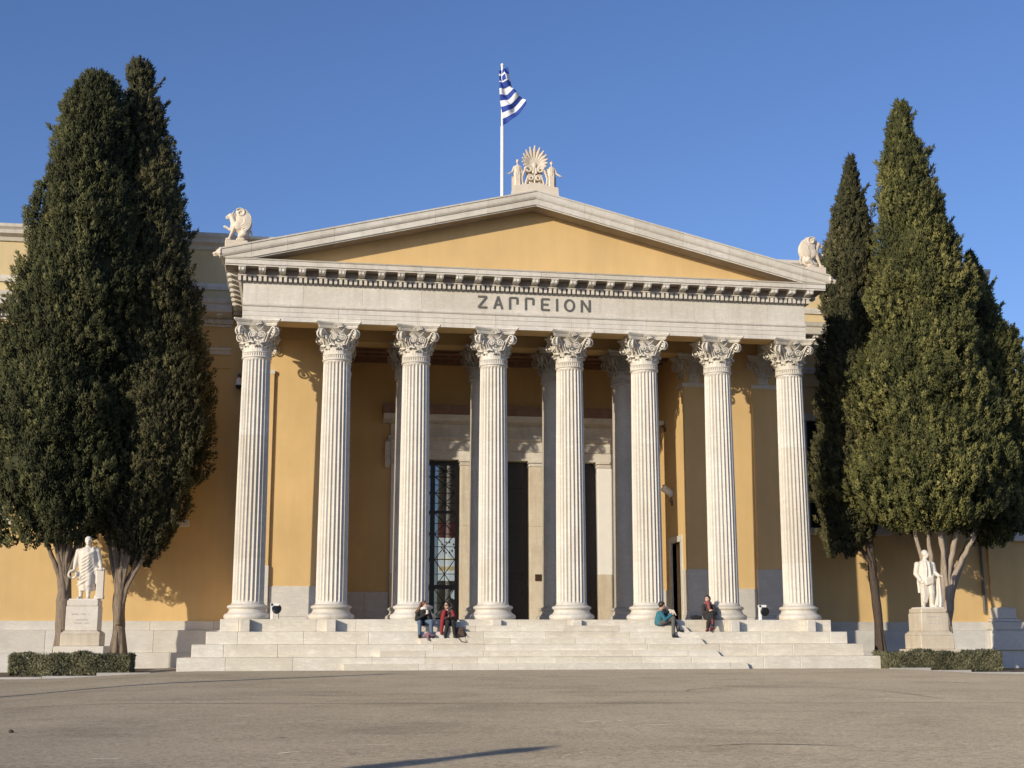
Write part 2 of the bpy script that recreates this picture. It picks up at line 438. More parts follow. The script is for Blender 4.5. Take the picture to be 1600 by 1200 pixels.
for x in (-4.75,4.61):
    mb=MB(); mb.prism([(BY-.1,8.690),(BY-.25,8.590),(BY-.18,8.090),(BY-.28,7.790),(BY-.1,7.590)],x,x+.2); part('console',mb,'marble')
# glazed door, left opening
gd=empty('glazed_door',HALL); gx0,gx1,gz0,gz1=-3.695,-1.784,ZS+.004,7.940; gy=BY+.30
mb=MB()
for x0,x1 in ((gx0,gx0+.16),(gx1-.13,gx1),(-2.90,-2.72)): mb.box(x0,x1,gy-.05,gy+.05,gz0,gz1)
for z0,z1 in ((gz0,gz0+.18),(2.92,3.06),(gz1-.16,gz1),(5.86,5.96)): mb.box(gx0+.16,gx1-.13,gy-.045,gy+.045,z0,z1)
mb.build('door_frame',M['bronze'],gd)
mb=MB()
rows=[1.81,2.92,4.05,5.05,5.86,6.66,7.30,7.780]
for a,b in ((gx0+.16,-2.90),(-2.72,gx1-.13)):
    for k in range(len(rows)-1):
        z0,z1=rows[k],rows[k+1]; zm=(z0+z1)/2; xm=(a+b)/2
        mb.box(a,b,gy-.02,gy+.02,z1-.015,z1+.015); mb.box(a,b,gy-.018,gy+.018,zm-.012,zm+.012); mb.box(xm-.013,xm+.013,gy-.019,gy+.019,z0,z1)
        mb.tube([(a,gy,z0),(b,gy,z1)],.016,4); mb.tube([(a,gy,z1),(b,gy,z0)],.016,4)
mb.build('door_grille',M['bronze'],gd)
mg,tg,bgl=new_mat('door_glass'); tg.nodes.remove(bgl)
gl=node(tg,'ShaderNodeBsdfGlossy'); gl.inputs['Roughness'].default_value=.03; gl.inputs['Color'].default_value=(.8,.85,.9,1)
tr=node(tg,'ShaderNodeBsdfTransparent'); tr.inputs['Color'].default_value=(.62,.66,.68,1)
mx=node(tg,'ShaderNodeMixShader'); mx.inputs[0].default_value=.22
tg.links.new(tr.outputs[0],mx.inputs[1]); tg.links.new(gl.outputs[0],mx.inputs[2]); tg.links.new(mx.outputs[0],tg.nodes['Material Output'].inputs[0])
M['door_glass']=mg
for a,b in ((gx0+.16,-2.90),(-2.72,gx1-.13)):
    for z0,z1 in ((1.81,2.92),(3.06,5.86),(5.96,7.780)): MB().box(a,b,gy+.022,gy+.03,z0,z1).build('glass_pane',M['door_glass'],gd)
# dark wooden doors in the two other openings
for a,b in ((-.975,1.006),(1.795,3.776)):
    wd=empty('wooden_door',HALL); mid=(a+b)/2
    for x0,x1 in ((a+.01,mid-.005),(mid+.005,b-.01)):
        mb=MB(); mb.box(x0,x1,BY+.32,BY+.38,ZS+.004,7.94)
        for z0,z1 in ((1.9,3.3),(3.5,5.2),(5.4,6.7),(6.9,8.0)): mb.cbox(x0+.12,x1-.12,BY+.29,BY+.33,z0,z1,.015)
        lf=mb.build('door_leaf',M['door_wood'],wd)
    MB().ell((b-.25,BY+.27,2.75),(.035,.05,.05)).build('door_knob',M['plaque'],wd)
# room behind the doors
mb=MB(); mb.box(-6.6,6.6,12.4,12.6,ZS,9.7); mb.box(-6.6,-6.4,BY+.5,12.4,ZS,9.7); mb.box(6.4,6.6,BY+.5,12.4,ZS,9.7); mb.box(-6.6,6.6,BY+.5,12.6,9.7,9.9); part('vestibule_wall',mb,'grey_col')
# glowing boards added to stand in for the bright view in the glass
standin=thing('glowing_standin','glowing white board added for the bright view in the glazed door','stand-in',(0,0,ZS))
def glow_mat(name,c,e):  # material that glows by itself, no lamp behind it
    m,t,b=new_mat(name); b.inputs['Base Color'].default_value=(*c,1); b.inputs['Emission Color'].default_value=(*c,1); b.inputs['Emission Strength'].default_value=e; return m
lw=glow_mat('glow_white',(.85,.84,.80),1.5); lc=glow_mat('glow_cream',(.85,.62,.30),1.3); lr=glow_mat('glow_red',(.30,.03,.04),.35)
DY=8.6
mb=MB(); mb.box(-2.34,-1.30,DY,DY+.08,3.32-ZS,5.05-ZS); mb.box(-1.66,-1.30,DY,DY+.08,5.052-ZS,5.95-ZS); mb.build('standin_board',lw,standin)
mb=MB(); mb.box(-2.32,-1.32,DY-.02,DY-.004,3.72-ZS,3.90-ZS); mb.build('standin_cream_band',lc,standin)
mb=MB(); mb.box(-2.32,-1.32,DY-.02,DY-.004,4.17-ZS,4.22-ZS); mb.build('standin_cream_band',lc,standin)
mb=MB(); mb.box(-2.34,-1.68,DY+.02,DY+.08,5.06-ZS,5.70-ZS); mb.build('standin_red_board',lr,standin)
mb=MB()
for k in range(10):
    a=k*.63; mb.ell((-1.95+.30*math.cos(a)*random.uniform(.6,1),DY-.012,4.66-ZS+.22*math.sin(a)),(.035,.01,.05),8,6)
mb.build('dot',M['black'],standin)
mb=MB(); mb.lathe([(.25,0),(.25,.05),(.08,.08),(.08,.9),(.3,1.0),(.34,1.2),(.2,1.35)],16,(-1.5,DY,0)); mb.build('standin_pedestal',lw,standin)

# --- inner columns
ICX=[-4.15,-1.36,1.37,4.09]
ring=[(.74,0),(.76,.05),(.76,.13),(.71,.18),(.63,.20),(.60,.26),(.63,.31),(.66,.34),(.66,.40),(.62,.45),(.555,.47),(.535,.50)]
BASE=[(.73,0.0),(.765,.03),(.785,.08),(.775,.14),(.73,.185),(.665,.205),(.655,.235),(.625,.27),(.612,.31),(.622,.345),(.655,.36),(.68,.385),(.685,.42),(.66,.455),(.59,.475),(.565,.49),(.545,.50)]

# --- Corinthian capital, built once
def capital_mesh():
    mb=MB(); H=1.297
    mb.lathe([(.455,-.01),(.50,.0),(.515,.03),(.50,.06),(.468,.065)],32)
    for k in range(40):
        a=2*math.pi*k/40; c,s=math.cos(a),math.sin(a)
        mb.tube([(c*.468,s*.468,.06),(c*.472,s*.472,.17)],.026,5)
    mb.lathe([(.468,.05),(.468,.17),(.50,.18),(.507,.2),(.495,.222),(.455,.23)],32)
    mb.lathe([(.455,.22),(.445,.50),(.43,.72),(.455,.92),(.56,1.06),(.60,1.076)],24)
    # acanthus leaves
    def leaf(ang,z0,h,w,out,r0,curl):
        rows=9; cols=9; V=[];F=[]
        for th in (0,1):
            for i in range(rows):
                t=i/(rows-1)
                lob=.80+.26*abs(math.sin(t*math.pi*3.2))
                ww=w*(.80+.5*math.sin(min(1,t*1.15)*math.pi*.62))*lob*(1 if t<.86 else .62)
                z=z0+h*math.sin(min(1,t/.86)*math.pi/2) if t<.86 else z0+h-(t-.86)/.14*curl
                r=r0+out*(t**2.6)+(.05 if t>.93 else 0)
                for j in range(cols):
                    u=(j/(cols-1)-.5)
                    rr=r-.03*th-abs(u)*.05*(1-t)+.030*math.cos(u*math.pi*6)*(.4+.6*t)*(1 if th==0 else .4)-(u*u)*.10*t
                    aa=ang+u*ww/max(.3,r); V.append((rr*math.cos(aa),rr*math.sin(aa),z-abs(u)*.09*t+.0*th))
        n=rows*cols
        for th in (0,1):
            for i in range(rows-1):
                for j in range(cols-1):
                    a=th*n+i*cols+j; F.append((a,a+1,a+cols+1,a+cols) if th==0 else (a,a+cols,a+cols+1,a+1))
        for i in range(rows-1):
            for j in (0,cols-1):
                a=i*cols+j; F.append((a,a+cols,a+cols+n,a+n))
        for j in range(cols-1):
            a=(rows-1)*cols+j; F.append((a,a+1,a+1+n,a+n))
        mb.add(V,F,True)
    for k in range(8): leaf(math.pi/4*(k+.5),.20,.37,.38,.105,.478,.075)
    for k in range(8): leaf(math.pi/4*k,.20,.24,.24,.05,.474,.045)
    # corner volutes
    for k in range(4):
        a=math.pi/4+math.pi/2*k; d=Vector((math.cos(a),math.sin(a),0)); p=Vector((-d.y,d.x,0))
        for sg in (-1,1):
            dd=(d*math.cos(.30)+p*(sg*math.sin(.30)))      # each scroll is turned a little towards its face
            q_=Vector((-dd.y,dd.x,0)); o0=d*.80+p*(sg*.045)-dd*.0
            pts=[];rad=[]
            for t in (0,.3,.6,.85):
                b=d*.46+p*(sg*.22)+Vector((0,0,.55)); e=o0+dd*(.17*math.cos(math.pi*.85))+Vector((0,0,.87+.18*math.sin(math.pi*.85)))
                pts.append(b.lerp(e,t)+Vector((0,0,.05*math.sin(t*math.pi)))); rad.append(.030+.008*t)
            for i in range(26):
                t=i/25; th=math.pi*.85-t*2*math.pi*1.9; q=.178*(1-.84*t)
                pts.append(o0+dd*(q*math.cos(th))+Vector((0,0,.87+q*math.sin(th)*1.08))); rad.append(.036-.014*t)
            mb.tube(pts,rad,6,flat=(q_,1.25,.72))
        mb.tube([d*.80-p*.07+Vector((0,0,.87)),d*.80+p*.07+Vector((0,0,.87))],.035,8)
        mb.tube([d*.47+Vector((0,0,.52)),d*.56+Vector((0,0,.66)),d*.70+Vector((0,0,.72))],[.05,.045,.02],6)
    # face helices, stems and shell
    for k in range(4):
        a=math.pi/2*k; n=Vector((math.cos(a),math.sin(a),0)); t_=Vector((-n.y,n.x,0)); Z=Vector((0,0,1))
        for sg in (-1,1):
            pts=[]
            for t in (0,.35,.7): pts.append(n*(.47+.10*t)+t_*(sg*(.20+.09*t))+Z*(.56+.20*t))
            for i in range(24):
                t=i/23; th=-.05+t*2*math.pi*1.55; q=.125*(1-.80*t)
                pts.append(n*.575+t_*(sg*(.155+q*math.cos(th)))+Z*(.765+q*math.sin(th)))
            mb.tube(pts,.022,6)
            mb.tube([n*.47+t_*(sg*.28)+Z*.52,n*.53+t_*(sg*.36)+Z*.76,n*.60+t_*(sg*.45)+Z*.96,n*.64+t_*(sg*.52)+Z*1.05],[.020,.026,.026,.018],6)
            mb.tube([n*.50+t_*(sg*.05)+Z*.90,n*.58+t_*(sg*.13)+Z*.97,n*.62+t_*(sg*.20)+Z*1.05],[.018,.02,.014],5)
        for j in range(7):
            b=(j-3)*.43; L=.155
            c0=n*.63+Z*1.10; c1=c0+(t_*math.sin(b)+Z*math.cos(b))*L+n*.045
            mb.cap(c0+(c1-c0)*.2,c1,.010,.024,6)
        mb.ell(n*.645+Z*1.10,(.04,.04,.04),8,6)
    # abacus with hollow sides
    def abacus(z0,z1,h0,h1):
        ringv=[]
        for hh,z in ((h0,z0),(h1,z1)):
            pl=[]
            for k in range(4):
                a=math.pi/2*k; n=Vector((math.cos(a),math.sin(a),0)); t_=Vector((-n.y,n.x,0))
                for j in range(9):
                    u=-1+2*j/8; dep=hh*(.79+.21*u*u); pl.append(n*dep+t_*(u*hh*.95)+Vector((0,0,z)))
            ringv.append(pl)
        N=len(ringv[0]); F=[(i,(i+1)%N,N+(i+1)%N,N+i) for i in range(N)]+[tuple(range(N-1,-1,-1)),tuple(range(N,2*N))]
        mb.add(ringv[0]+ringv[1],F)
    abacus(1.078,1.15,.66,.71); abacus(1.152,1.18,.68,.68); abacus(1.182,1.25,.71,.79); abacus(1.252,H-.002,.79,.79)
    return mb.mesh('capital')
CAPM=capital_mesh()
SH0,SH1=.50,ZA-ZS-1.297
def rad(t): return .523-.055*t-.012*math.sin(t*math.pi*.0)+.012*math.sin(math.pi*t)
def drum_mesh(za,zb,first,last):
    n=24; per=8; V=[];F=[]; zs=[]
    k=max(2,int((zb-za)/.8)); zs=[za+(zb-za)*i/k for i in range(k+1)]
    ends=[]
    if first: zs=[za,za+.05,za+.10,za+.14]+zs[1:]
    if last: zs=zs[:-1]+[zb-.12,zb-.08,zb-.04,zb]
    for z in zs:
        t=(z-SH0)/(SH1-SH0); r0=rad(t)
        dep=.060
        if first and z<za+.13: dep=.060*max(0,(z-za-.05)/.09) if z>za+.05 else 0
        if last and z>zb-.12: dep=.060*max(0,(zb-.04-z)/.08)
        fl=r0+(.03*max(0,1-(z-za)/.06) if first else 0)
        for i in range(n):
            for j in range(per):
                u=j/per; a=2*math.pi*(i+u)/n
                w=(u-.09)/.82
                e=math.sqrt(max(0,1-(2*w-1)**2)) if 0<w<1 else 0
                r=fl-dep*e; V.append((r*math.cos(a),r*math.sin(a),z))
    N=n*per
    for k in range(len(zs)-1):
        for i in range(N):
            j=(i+1)%N; F.append((k*N+i,k*N+j,(k+1)*N+j,(k+1)*N+i))
    F.append(tuple(range(N-1,-1,-1))); F.append(tuple(range((len(zs)-1)*N,len(zs)*N)))
    mb=MB(); mb.add(V,F,False); return mb.mesh('drum')
DM=[drum_mesh(SH0,2.0,True,False),drum_mesh(2.003,6.13,False,False),drum_mesh(6.133,SH1,False,True)]
BASEM=MB().lathe(BASE,48).mesh('column_base')
for me,mt in ((CAPM,'marble'),(BASEM,'marble'),*((d_,'marble') for d_ in DM)): me.materials.append(M[mt])
for x in COLX:
    c=empty('column',HALL,(x,0,ZS))
    obj('column_base',BASEM,None,c)
    for d_ in DM: obj('drum',d_,None,c)
    obj('capital',CAPM,None,c,(0,0,SH1))
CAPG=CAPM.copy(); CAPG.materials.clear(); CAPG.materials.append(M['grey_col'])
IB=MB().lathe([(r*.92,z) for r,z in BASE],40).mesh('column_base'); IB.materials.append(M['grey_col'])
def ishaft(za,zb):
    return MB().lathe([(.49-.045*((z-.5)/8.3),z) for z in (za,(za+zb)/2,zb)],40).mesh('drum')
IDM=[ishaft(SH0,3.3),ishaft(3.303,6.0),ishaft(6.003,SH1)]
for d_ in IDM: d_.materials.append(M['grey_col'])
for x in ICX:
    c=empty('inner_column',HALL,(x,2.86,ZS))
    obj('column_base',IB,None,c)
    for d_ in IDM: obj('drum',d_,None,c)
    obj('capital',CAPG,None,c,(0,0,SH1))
for p,xc in zip(PIL,(-9.56,-6.80,6.80,9.56)):
    o=obj('pilaster_capital',CAPM,None,p,(xc,2.84,ZS+SH1)); o.scale=(.92,.72,1)
    MB().box(xc-.53,xc+.53,2.40,3.2,10.44,10.58).build('capital_band',M['marble'],p)

# --- entablature
def beam(name,prof,x0,x1,mat='marble'):
    return MB().prism(prof,x0,x1).build(name,M[mat],HALL)
aprof=[(-.43,ZA),(-.43,11.895),(-.447,11.90),(-.447,12.055),(-.464,12.06),(-.464,12.215),(-.50,12.23),(-.52,12.27),(-.52,12.338),(.43,12.338),(.43,ZA)]
ed=[-AX-.0]+COLX[1:7]+[AX]
for a,b in zip(ed[:-1],ed[1:]): beam('architrave_block',aprof,a+.003,b-.003)
fx=[-AX]; 
while fx[-1]<AX-3.0: fx.append(fx[-1]+random.choice((2.05,2.3,2.55,2.8)))
fx.append(AX)
for a,b in zip(fx[:-1],fx[1:]):
    MB().cbox(a+.002,b-.002,-.43,.4,12.34,13.06,.006).build('frieze_block',M['marble'],HALL)
for s in (-1,1):
    x0,x1=(-AX,-9.3) if s<0 else (9.3,AX)
    mb=MB(); mb.box(x0,x1,.433,WY,ZA,12.337); part('side_architrave',mb,'marble')
    mb=MB(); mb.box(x0,x1,.405,WY,12.34,13.06); part('side_frieze',mb,'marble')
mb=MB(); mb.box(-AX-.03,AX+.03,-.46,WY,13.062,13.092); part('bead_moulding',mb,'marble')
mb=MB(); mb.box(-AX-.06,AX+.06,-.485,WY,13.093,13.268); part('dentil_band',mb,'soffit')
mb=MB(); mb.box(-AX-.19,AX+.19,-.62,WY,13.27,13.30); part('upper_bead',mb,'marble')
mb=MB(); x=-10.335
while x<10.30:
    mb.box(x,x+.098,-.60,-.485,13.095,13.262); x+=.1725
y=-.44
while y<WY-.5:
    for s in (-1,1): mb.box(*(sorted((s*(AX+.06),s*(AX+.17)))),y,y+.098,13.095,13.262)
    y+=.1725
tag(part('dentil',mb,'marble'),kind='stuff')
def modillion_mesh():
    mb=MB(); w=.11
    prof=[(.0,0),(-.36,0),(-.375,-.012),(-.385,-.06),(-.38,-.10),(-.35,-.128),(-.31,-.12),(-.25,-.085),(-.16,-.095),(-.08,-.125),(0,-.135)]
    mb.prism(prof,-w,w)
    for s in (-1,1): mb.tube([(s*w*1.05,-.318,-.066),(s*w*.8,-.318,-.066)],.058,10)
    mb.tube([(-w*.55,-.380,-.015),(-w*.55,-.386,-.10)],.024,5); mb.tube([(w*.55,-.380,-.015),(w*.55,-.386,-.10)],.024,5)
    mb.prism([(0,.002),(-.40,.002),(-.40,.03),(0,.03)],-w-.02,w+.02)
    return mb.mesh('modillion')
MODM=modillion_mesh(); MODM.materials.append(M['marble'])
ZM=13.505
nm=30
for k in range(nm+1): obj('modillion',MODM,None,HALL,(-10.2+20.4*k/nm,-.60,ZM-.035))
for s in (-1,1):
    for k in range(9):
        o=obj('modillion',MODM,None,HALL,(s*(AX+.17),-.05+.70*k,ZM-.035)); o.rotation_euler.z=-s*math.pi/2*-1
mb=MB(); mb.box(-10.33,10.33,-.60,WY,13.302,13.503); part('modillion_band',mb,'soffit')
cprof=[(-.3,ZM),(-1.0,ZM),(-1.0,ZM+.05),(-1.04,ZM+.055),(-1.04,ZM+.20),(-1.07,ZM+.21),(-1.09,ZM+.25),(-.3,ZM+.25)]
cx=[-10.77]
while cx[-1]<10.77-2.6: cx.append(cx[-1]+random.choice((1.75,1.95,2.1,2.3)))
cx.append(10.77)
for a,b in zip(cx[:-1],cx[1:]): beam('corona_block',cprof,a+.003,b-.003)
for s in (-1,1):
    mb=MB(); mb.prism([(s*9.8,ZM),(s*10.77,ZM),(s*10.77,ZM+.20),(s*10.80,ZM+.25),(s*9.8,ZM+.25)],-.297,WY-.6,'y'); part('side_corona',mb,'marble')
    mb=MB(); mb.prism([(s*10.2,ZM+.252),(s*10.72,ZM+.252),(s*10.88,ZM+.50),(s*10.90,ZM+.56),(s*10.2,ZM+.56)],-.28,WY-.6,'y'); part('side_gutter',mb,'marble')
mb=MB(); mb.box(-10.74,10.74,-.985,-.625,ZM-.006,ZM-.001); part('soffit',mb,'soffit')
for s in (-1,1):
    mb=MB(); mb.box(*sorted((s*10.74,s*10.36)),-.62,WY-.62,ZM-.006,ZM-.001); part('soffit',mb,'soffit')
# pediment
ZC=ZM+.252; APX=16.73; SL=(APX-14.07)/10.92
mb=MB(); mb.prism([(-10.2,ZC),(10.2,ZC),(0,ZC+10.2*SL)],-.30,.1,'y'); 
ty=part('tympanum',mb,'yellow')
rprof=[(-.56,-.28),(-.56,-.99),(-.52,-.99),(-.51,-1.04),(-.31,-1.04),(-.30,-1.07),(-.265,-1.09),(-.255,-1.10),(-.20,-1.115),(-.06,-1.12),(-.05,-1.15),(0,-1.155),(0,.0),(-.3,.0)]
for s in (-1,1):
    cut=[0,1.75,3.6,5.4,7.1,8.7,9.9,10.92]
    for a,b in zip(cut[:-1],cut[1:]):
        n=len(rprof); V=[]
        a2=a+(0.003 if a>0 else 0); b2=b-.003
        for x in (a2,b2):
            zl=APX-SL*x
            for q,y in rprof: V.append((s*x,y,max(zl+q,ZC+.002)))
        F=[tuple(range(n)),tuple(range(2*n-1,n-1,-1))]+[(i,i+n,(i+1)%n+n,(i+1)%n) for i in range(n)]
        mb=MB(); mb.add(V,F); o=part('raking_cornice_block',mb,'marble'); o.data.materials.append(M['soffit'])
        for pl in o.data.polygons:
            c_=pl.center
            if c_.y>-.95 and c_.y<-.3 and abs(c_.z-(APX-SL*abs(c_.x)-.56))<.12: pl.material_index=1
mb=MB(); mb.prism([(-10.4,ZC),(10.4,ZC),(10.4,14.15),(0,APX-.06),(-10.4,14.15)],.12,WY,'y'); part('gable_roof',mb,'marble')
# porch ceiling: wooden, with beams
mb=MB(); mb.box(-9.29,9.29,.435,2.42,12.20,12.30); mb.box(-6.4,6.4,3.30,BY,11.98,12.29); part('porch_ceiling',mb,'wood')
for x in COLX[1:7]:
    MB().box(x-.22,x+.22,.436,2.42,12.02,12.199).build('ceiling_beam',M['wood'],HALL)
for x in ICX:
    MB().box(x-.2,x+.2,3.31,BY-.01,11.86,11.978).build('ceiling_beam',M['wood'],HALL)
for y in (3.9,4.7,5.5):
    MB().box(-6.37,6.37,y-.09,y+.09,11.885,11.976).build('ceiling_rib',M['wood'],HALL)
MB().box(-6.37,6.37,BY-.2,BY-.01,11.76,11.976).build('ceiling_moulding',M['wood'],HALL)
MB().box(-9.29,9.29,2.425,3.295,ZA,12.29).build('inner_architrave',M['yellow'],HALL)
MB().box(-9.29,9.29,-.40,.42,ZA-.012,ZA-.002).build('architrave_soffit',M['yellow'],HALL)
# frieze lettering: raised strokes, shade of the V-cuts put into the dark colour
def letter(x0,x1,strokes,z0=12.47,z1=12.93,w=.072):
    mb=MB()
    for pts in strokes:
        P=[(x0+(x1-x0)*a,z0+(z1-z0)*b) for a,b in pts]
        for (ax,az),(bx,bz) in zip(P[:-1],P[1:]):
            d=Vector((bx-ax,bz-az)); L=d.length; d/=L; n=Vector((-d.y,d.x))*w/2
            q=[(ax+n.x,az+n.y),(bx+n.x,bz+n.y),(bx-n.x,bz-n.y),(ax-n.x,az-n.y)]
            mb.prism(q,-.431-.022-random.uniform(0,.003),-.429,'y')
    return part('letter',mb,'letter')
letter(-2.016,-1.673,[[(.05,.93),(.95,.93),(.08,.08),(1,.08)]])
letter(-1.443,-1.115,[[(.05,0),(.5,1),(.95,0)],[(.25,.35),(.75,.35)]])
for a,b in ((-.892,-.556),(-.315,.020)): letter(a,b,[[(.1,0),(.1,.93),(.9,.93),(.9,.42)]])
letter(.253,.580,[[(1,.07),(.13,.07),(.13,.93),(1,.93)],[(.13,.5),(.85,.5)]])
letter(.80,.893,[[(.5,0),(.5,1)]])
letter(1.104,1.501,[[(.5+.42*math.cos(t*math.pi/10),.5+.44*math.sin(t*math.pi/10)) for t in range(21)]])
letter(1.712,2.077,[[(.1,0),(.1,.96),(.9,.04),(.9,1)]])

# --- wing details
def wing_run(x0,x1):
    mb=MB(); mb.prism([(WY-.02,13.30),(WY-.08,13.345),(WY-.58,13.49),(WY-.60,13.52),(WY-.60,13.78),(WY-.66,13.84),(WY-.70,14.0),(WY,14.05)],x0,x1); part('wing_cornice',mb,'marble')
    mb=MB(); mb.prism([(WY,16.1),(WY-.10,16.12),(WY-.14,16.26),(WY-.34,16.36),(WY-.36,16.5),(WY-.44,16.60),(WY-.44,16.72),(WY+.3,16.72),(WY+.3,16.1)],x0,min(x1,21.3)); part('parapet_cornice',mb,'marble')
    mb=MB(); mb.prism([(WY,14.5),(WY-.10,14.5),(WY-.13,14.62),(WY-.13,14.74),(WY,14.76)],x0,min(x1,21.05)); part('attic_band',mb,'marble')
    mb=MB(); mb.prism([(WY,11.90),(WY-.07,11.90),(WY-.10,12.02),(WY-.15,12.08),(WY-.15,12.16),(WY,12.17)],x0,min(x1,21.7)); part('string_course',mb,'marble')
    mb=MB(); mb.prism([(WY,11.36),(WY-.05,11.36),(WY-.05,11.42),(WY,11.43)],x0,min(x1,21.7)); part('string_moulding',mb,'yellow')
    mb=MB(); mb.box(x0,min(x1,21.7),WY-.07,WY,13.02,13.10); mb.box(x0,min(x1,21.7),WY-.05,WY,13.12,13.30); part('wing_dentil_band',mb,'marble')
wing_run(-60,-10.82); wing_run(10.82,22.27)
mb=MB()
for a,b in ((-22,-10.3),(10.3,21.6)):
    x=a
    while x<b: mb.box(x,x+.15,WY-.17,WY-.05,13.12,13.29); x+=.27
tag(part('wing_dentil',mb,'marble'),kind='stuff')
for k in range(12):
    for s in (-1,1): obj('wing_modillion',MODM,None,HALL,(s*(11.3+.93*k),WY-.12,ZM-.03))
# base courses of the wings, block by block
def course(x0,x1,y,z0,z1,step,mat='base_marble',cap=None):
    x=x0
    while x<x1-.05:
        w=min(step*random.uniform(.8,1.2),x1-x)
        if x1-x-w<.5: w=x1-x
        MB().cbox(x+.003,x+w-.003,y,WY+.02,z0,z1,.01).build('base_block',M[mat],HALL); x+=w
for a,b in ((-24,-10.4),(10.4,21.72)):
    course(a,b,WY-.10,1.322,1.66,2.6); course(a,b,WY-.30,.502,1.32,1.7); course(a-.05,b+.1,WY-.45,-.35,.50,1.9)
course(21.75,30,WY+.1,-.35,1.3,1.9)
# corner pilaster base at the right end
for y,x0,x1,z0,z1 in ((WY-.55,20.1,21.9,.502,1.32),(WY-.50,20.2,21.75,1.322,1.66),(WY-.44,20.3,21.55,1.662,1.78),(WY-.36,20.38,21.42,1.782,2.25)):
    MB().cbox(x0,x1,y,WY+.01,z0,z1,.04).build('pilaster_block',M['base_marble'],HALL)
mb=MB(); mb.box(20.45,21.35,WY-.14,WY,2.25,11.35); part('corner_pilaster',mb,'yellow')
mb=MB(); mb.tube([(20.15,WY-.10,2.0),(20.15,WY-.10,13.0)],.06,10); part('downpipe',mb,'letter')
# windows of the wings
def wing_window(xc,w,z0,z1,y=WY):
    wn=empty('window',HALL)
    mb=MB(); mb.box(xc-w/2,xc+w/2,y-.012,y-.004,z0,z1); mb.build('pane',M['dark_glass'],wn)
    mb=MB()
    for x in (xc-w/2,xc+w/2-.07,xc-.04): mb.box(x,x+.08,y-.05,y-.014,z0,z1)
    for k in range(1,4): mb.box(xc-w/2,xc+w/2,y-.045,y-.016,z0+(z1-z0)*k/4-.03,z0+(z1-z0)*k/4+.03)
    mb.build('window_frame',M['letter'],wn)
    mb=MB()
    for x in (xc-w/2-.24,xc+w/2): mb.cbox(x,x+.24,y-.12,y-.002,z0,z1)
    mb.cbox(xc-w/2-.24,xc+w/2+.24,y-.12,y-.002,z1+.002,z1+.3); mb.build('window_surround',M['marble'],wn)
    mb=MB(); mb.cbox(xc-w/2-.55,xc+w/2+.55,y-.26,y-.003,z0-.28,z0-.002,.03); mb.build('sill',M['marble'],wn)
for xc in (-14.1,-20.5,14.15): wing_window(xc,2.9,5.45,9.9)
wing_window(23.4,2.6,5.3,6.9,WY+.3)
mb=MB(); mb.box(21.62,26,WY+.22,WY+.29,5.02,5.3); part('sill',mb,'marble')

# --- crepidoma and stairs
ST=thing('marble_steps','broad weathered marble steps running along the foot of the columned porch','steps')
TR=.4074; XS0=10.4636; YS0=-.8386
def blk(x0,x1,y0,y1,z0,z1,mat='step_marble',c=.014):
    return MB().cbox(x0+.002,x1-.002,y0,y1,z0,z1-.001,c).build('block',M[mat],ST)
for k in range(4):
    z1=ZS*(1-k/4); z0=ZS*(1-(k+1)/4)
    if k==3: z0=-.25
    e=XS0+k*TR; yf=YS0-k*TR; yb=yf+TR+.55 if k else yf+1.3
    x=-e
    first=True
    while x<e-.01:
        w=random.choice((1.3,1.7,2.1,2.5,2.9)) if not first else random.choice((.6,1.0,1.5)); first=False
        if e-x-w<.6: w=e-x
        blk(x,x+w,yf,yb,z0,z1); x+=w
    for s in (-1,1):
        y=yb
        while y<5.8:
            w=min(2.0,5.85-y); xa,xb=sorted((s*e,s*(e-TR-.5))); MB().cbox(xa,xb,y+.003,y+w-.003,z0,z1-.001,.014).build('block',M['step_marble'],ST); y+=w
mb=MB(); mb.box(-XS0+.5,XS0-.5,YS0+1.2,BY+.6,.2,ZS-.001); mb.build('floor',M['step_marble'],ST)
hs=[(-4.0,5.27),(-4.0,5.68),(-5.35,6.1),(-6.52,7.02)]
for k,(a,b) in enumerate(hs):
    zb=ZS*(1-(k+1)/4); yf=YS0-k*TR
    x=a
    while x<b-.01:
        w=random.choice((1.1,1.5,1.9,2.4))
        if b-x-w<.6: w=b-x
        z0_,z1_=zb-(.25 if k==3 else -.0005),zb+ZS/8
        if x+w<b-.01: MB().cbox(x+.002,x+w-.002,yf-TR*.5,yf+.02,z0_,z1_,.012).build('block',M['step_marble'],ST)
        else: MB().prism([(x+.002,z0_),(x+w,z0_),(x+w-.17,z1_),(x+.002,z1_)],yf-TR*.5,yf+.02,'y').build('block',M['step_marble'],ST)
        x+=w

# uplighters: small marble-faced boxes on the top tread
for i,x in enumerate(COLX):
    if abs(x)<4.5 and i in (2,5):
        continue
    bx=x+(-.02 if i else -.03)
    lo=ZS*.75+(ZS/8+.001 if -4<x<5 else .001)
    t=thing('uplighter_box','pale box uplighter on the top step in front of the %s column from the left'%['first','second','third','fourth','fifth','sixth','seventh','eighth'][i],'floor light',(bx,YS0-.18,lo),'uplighter boxes along the colonnade')
    h=ZS-lo-.004; d0=-.18 if lo<1.3 else -.02
    MB().cbox(-.15,.15,d0,.177,0,h,.01).build('housing',M['marble'],t)
    MB().box(-.09,.09,d0+.06,.12,h+.0005,h+.006).build('lens',M['dark_glass'],t)

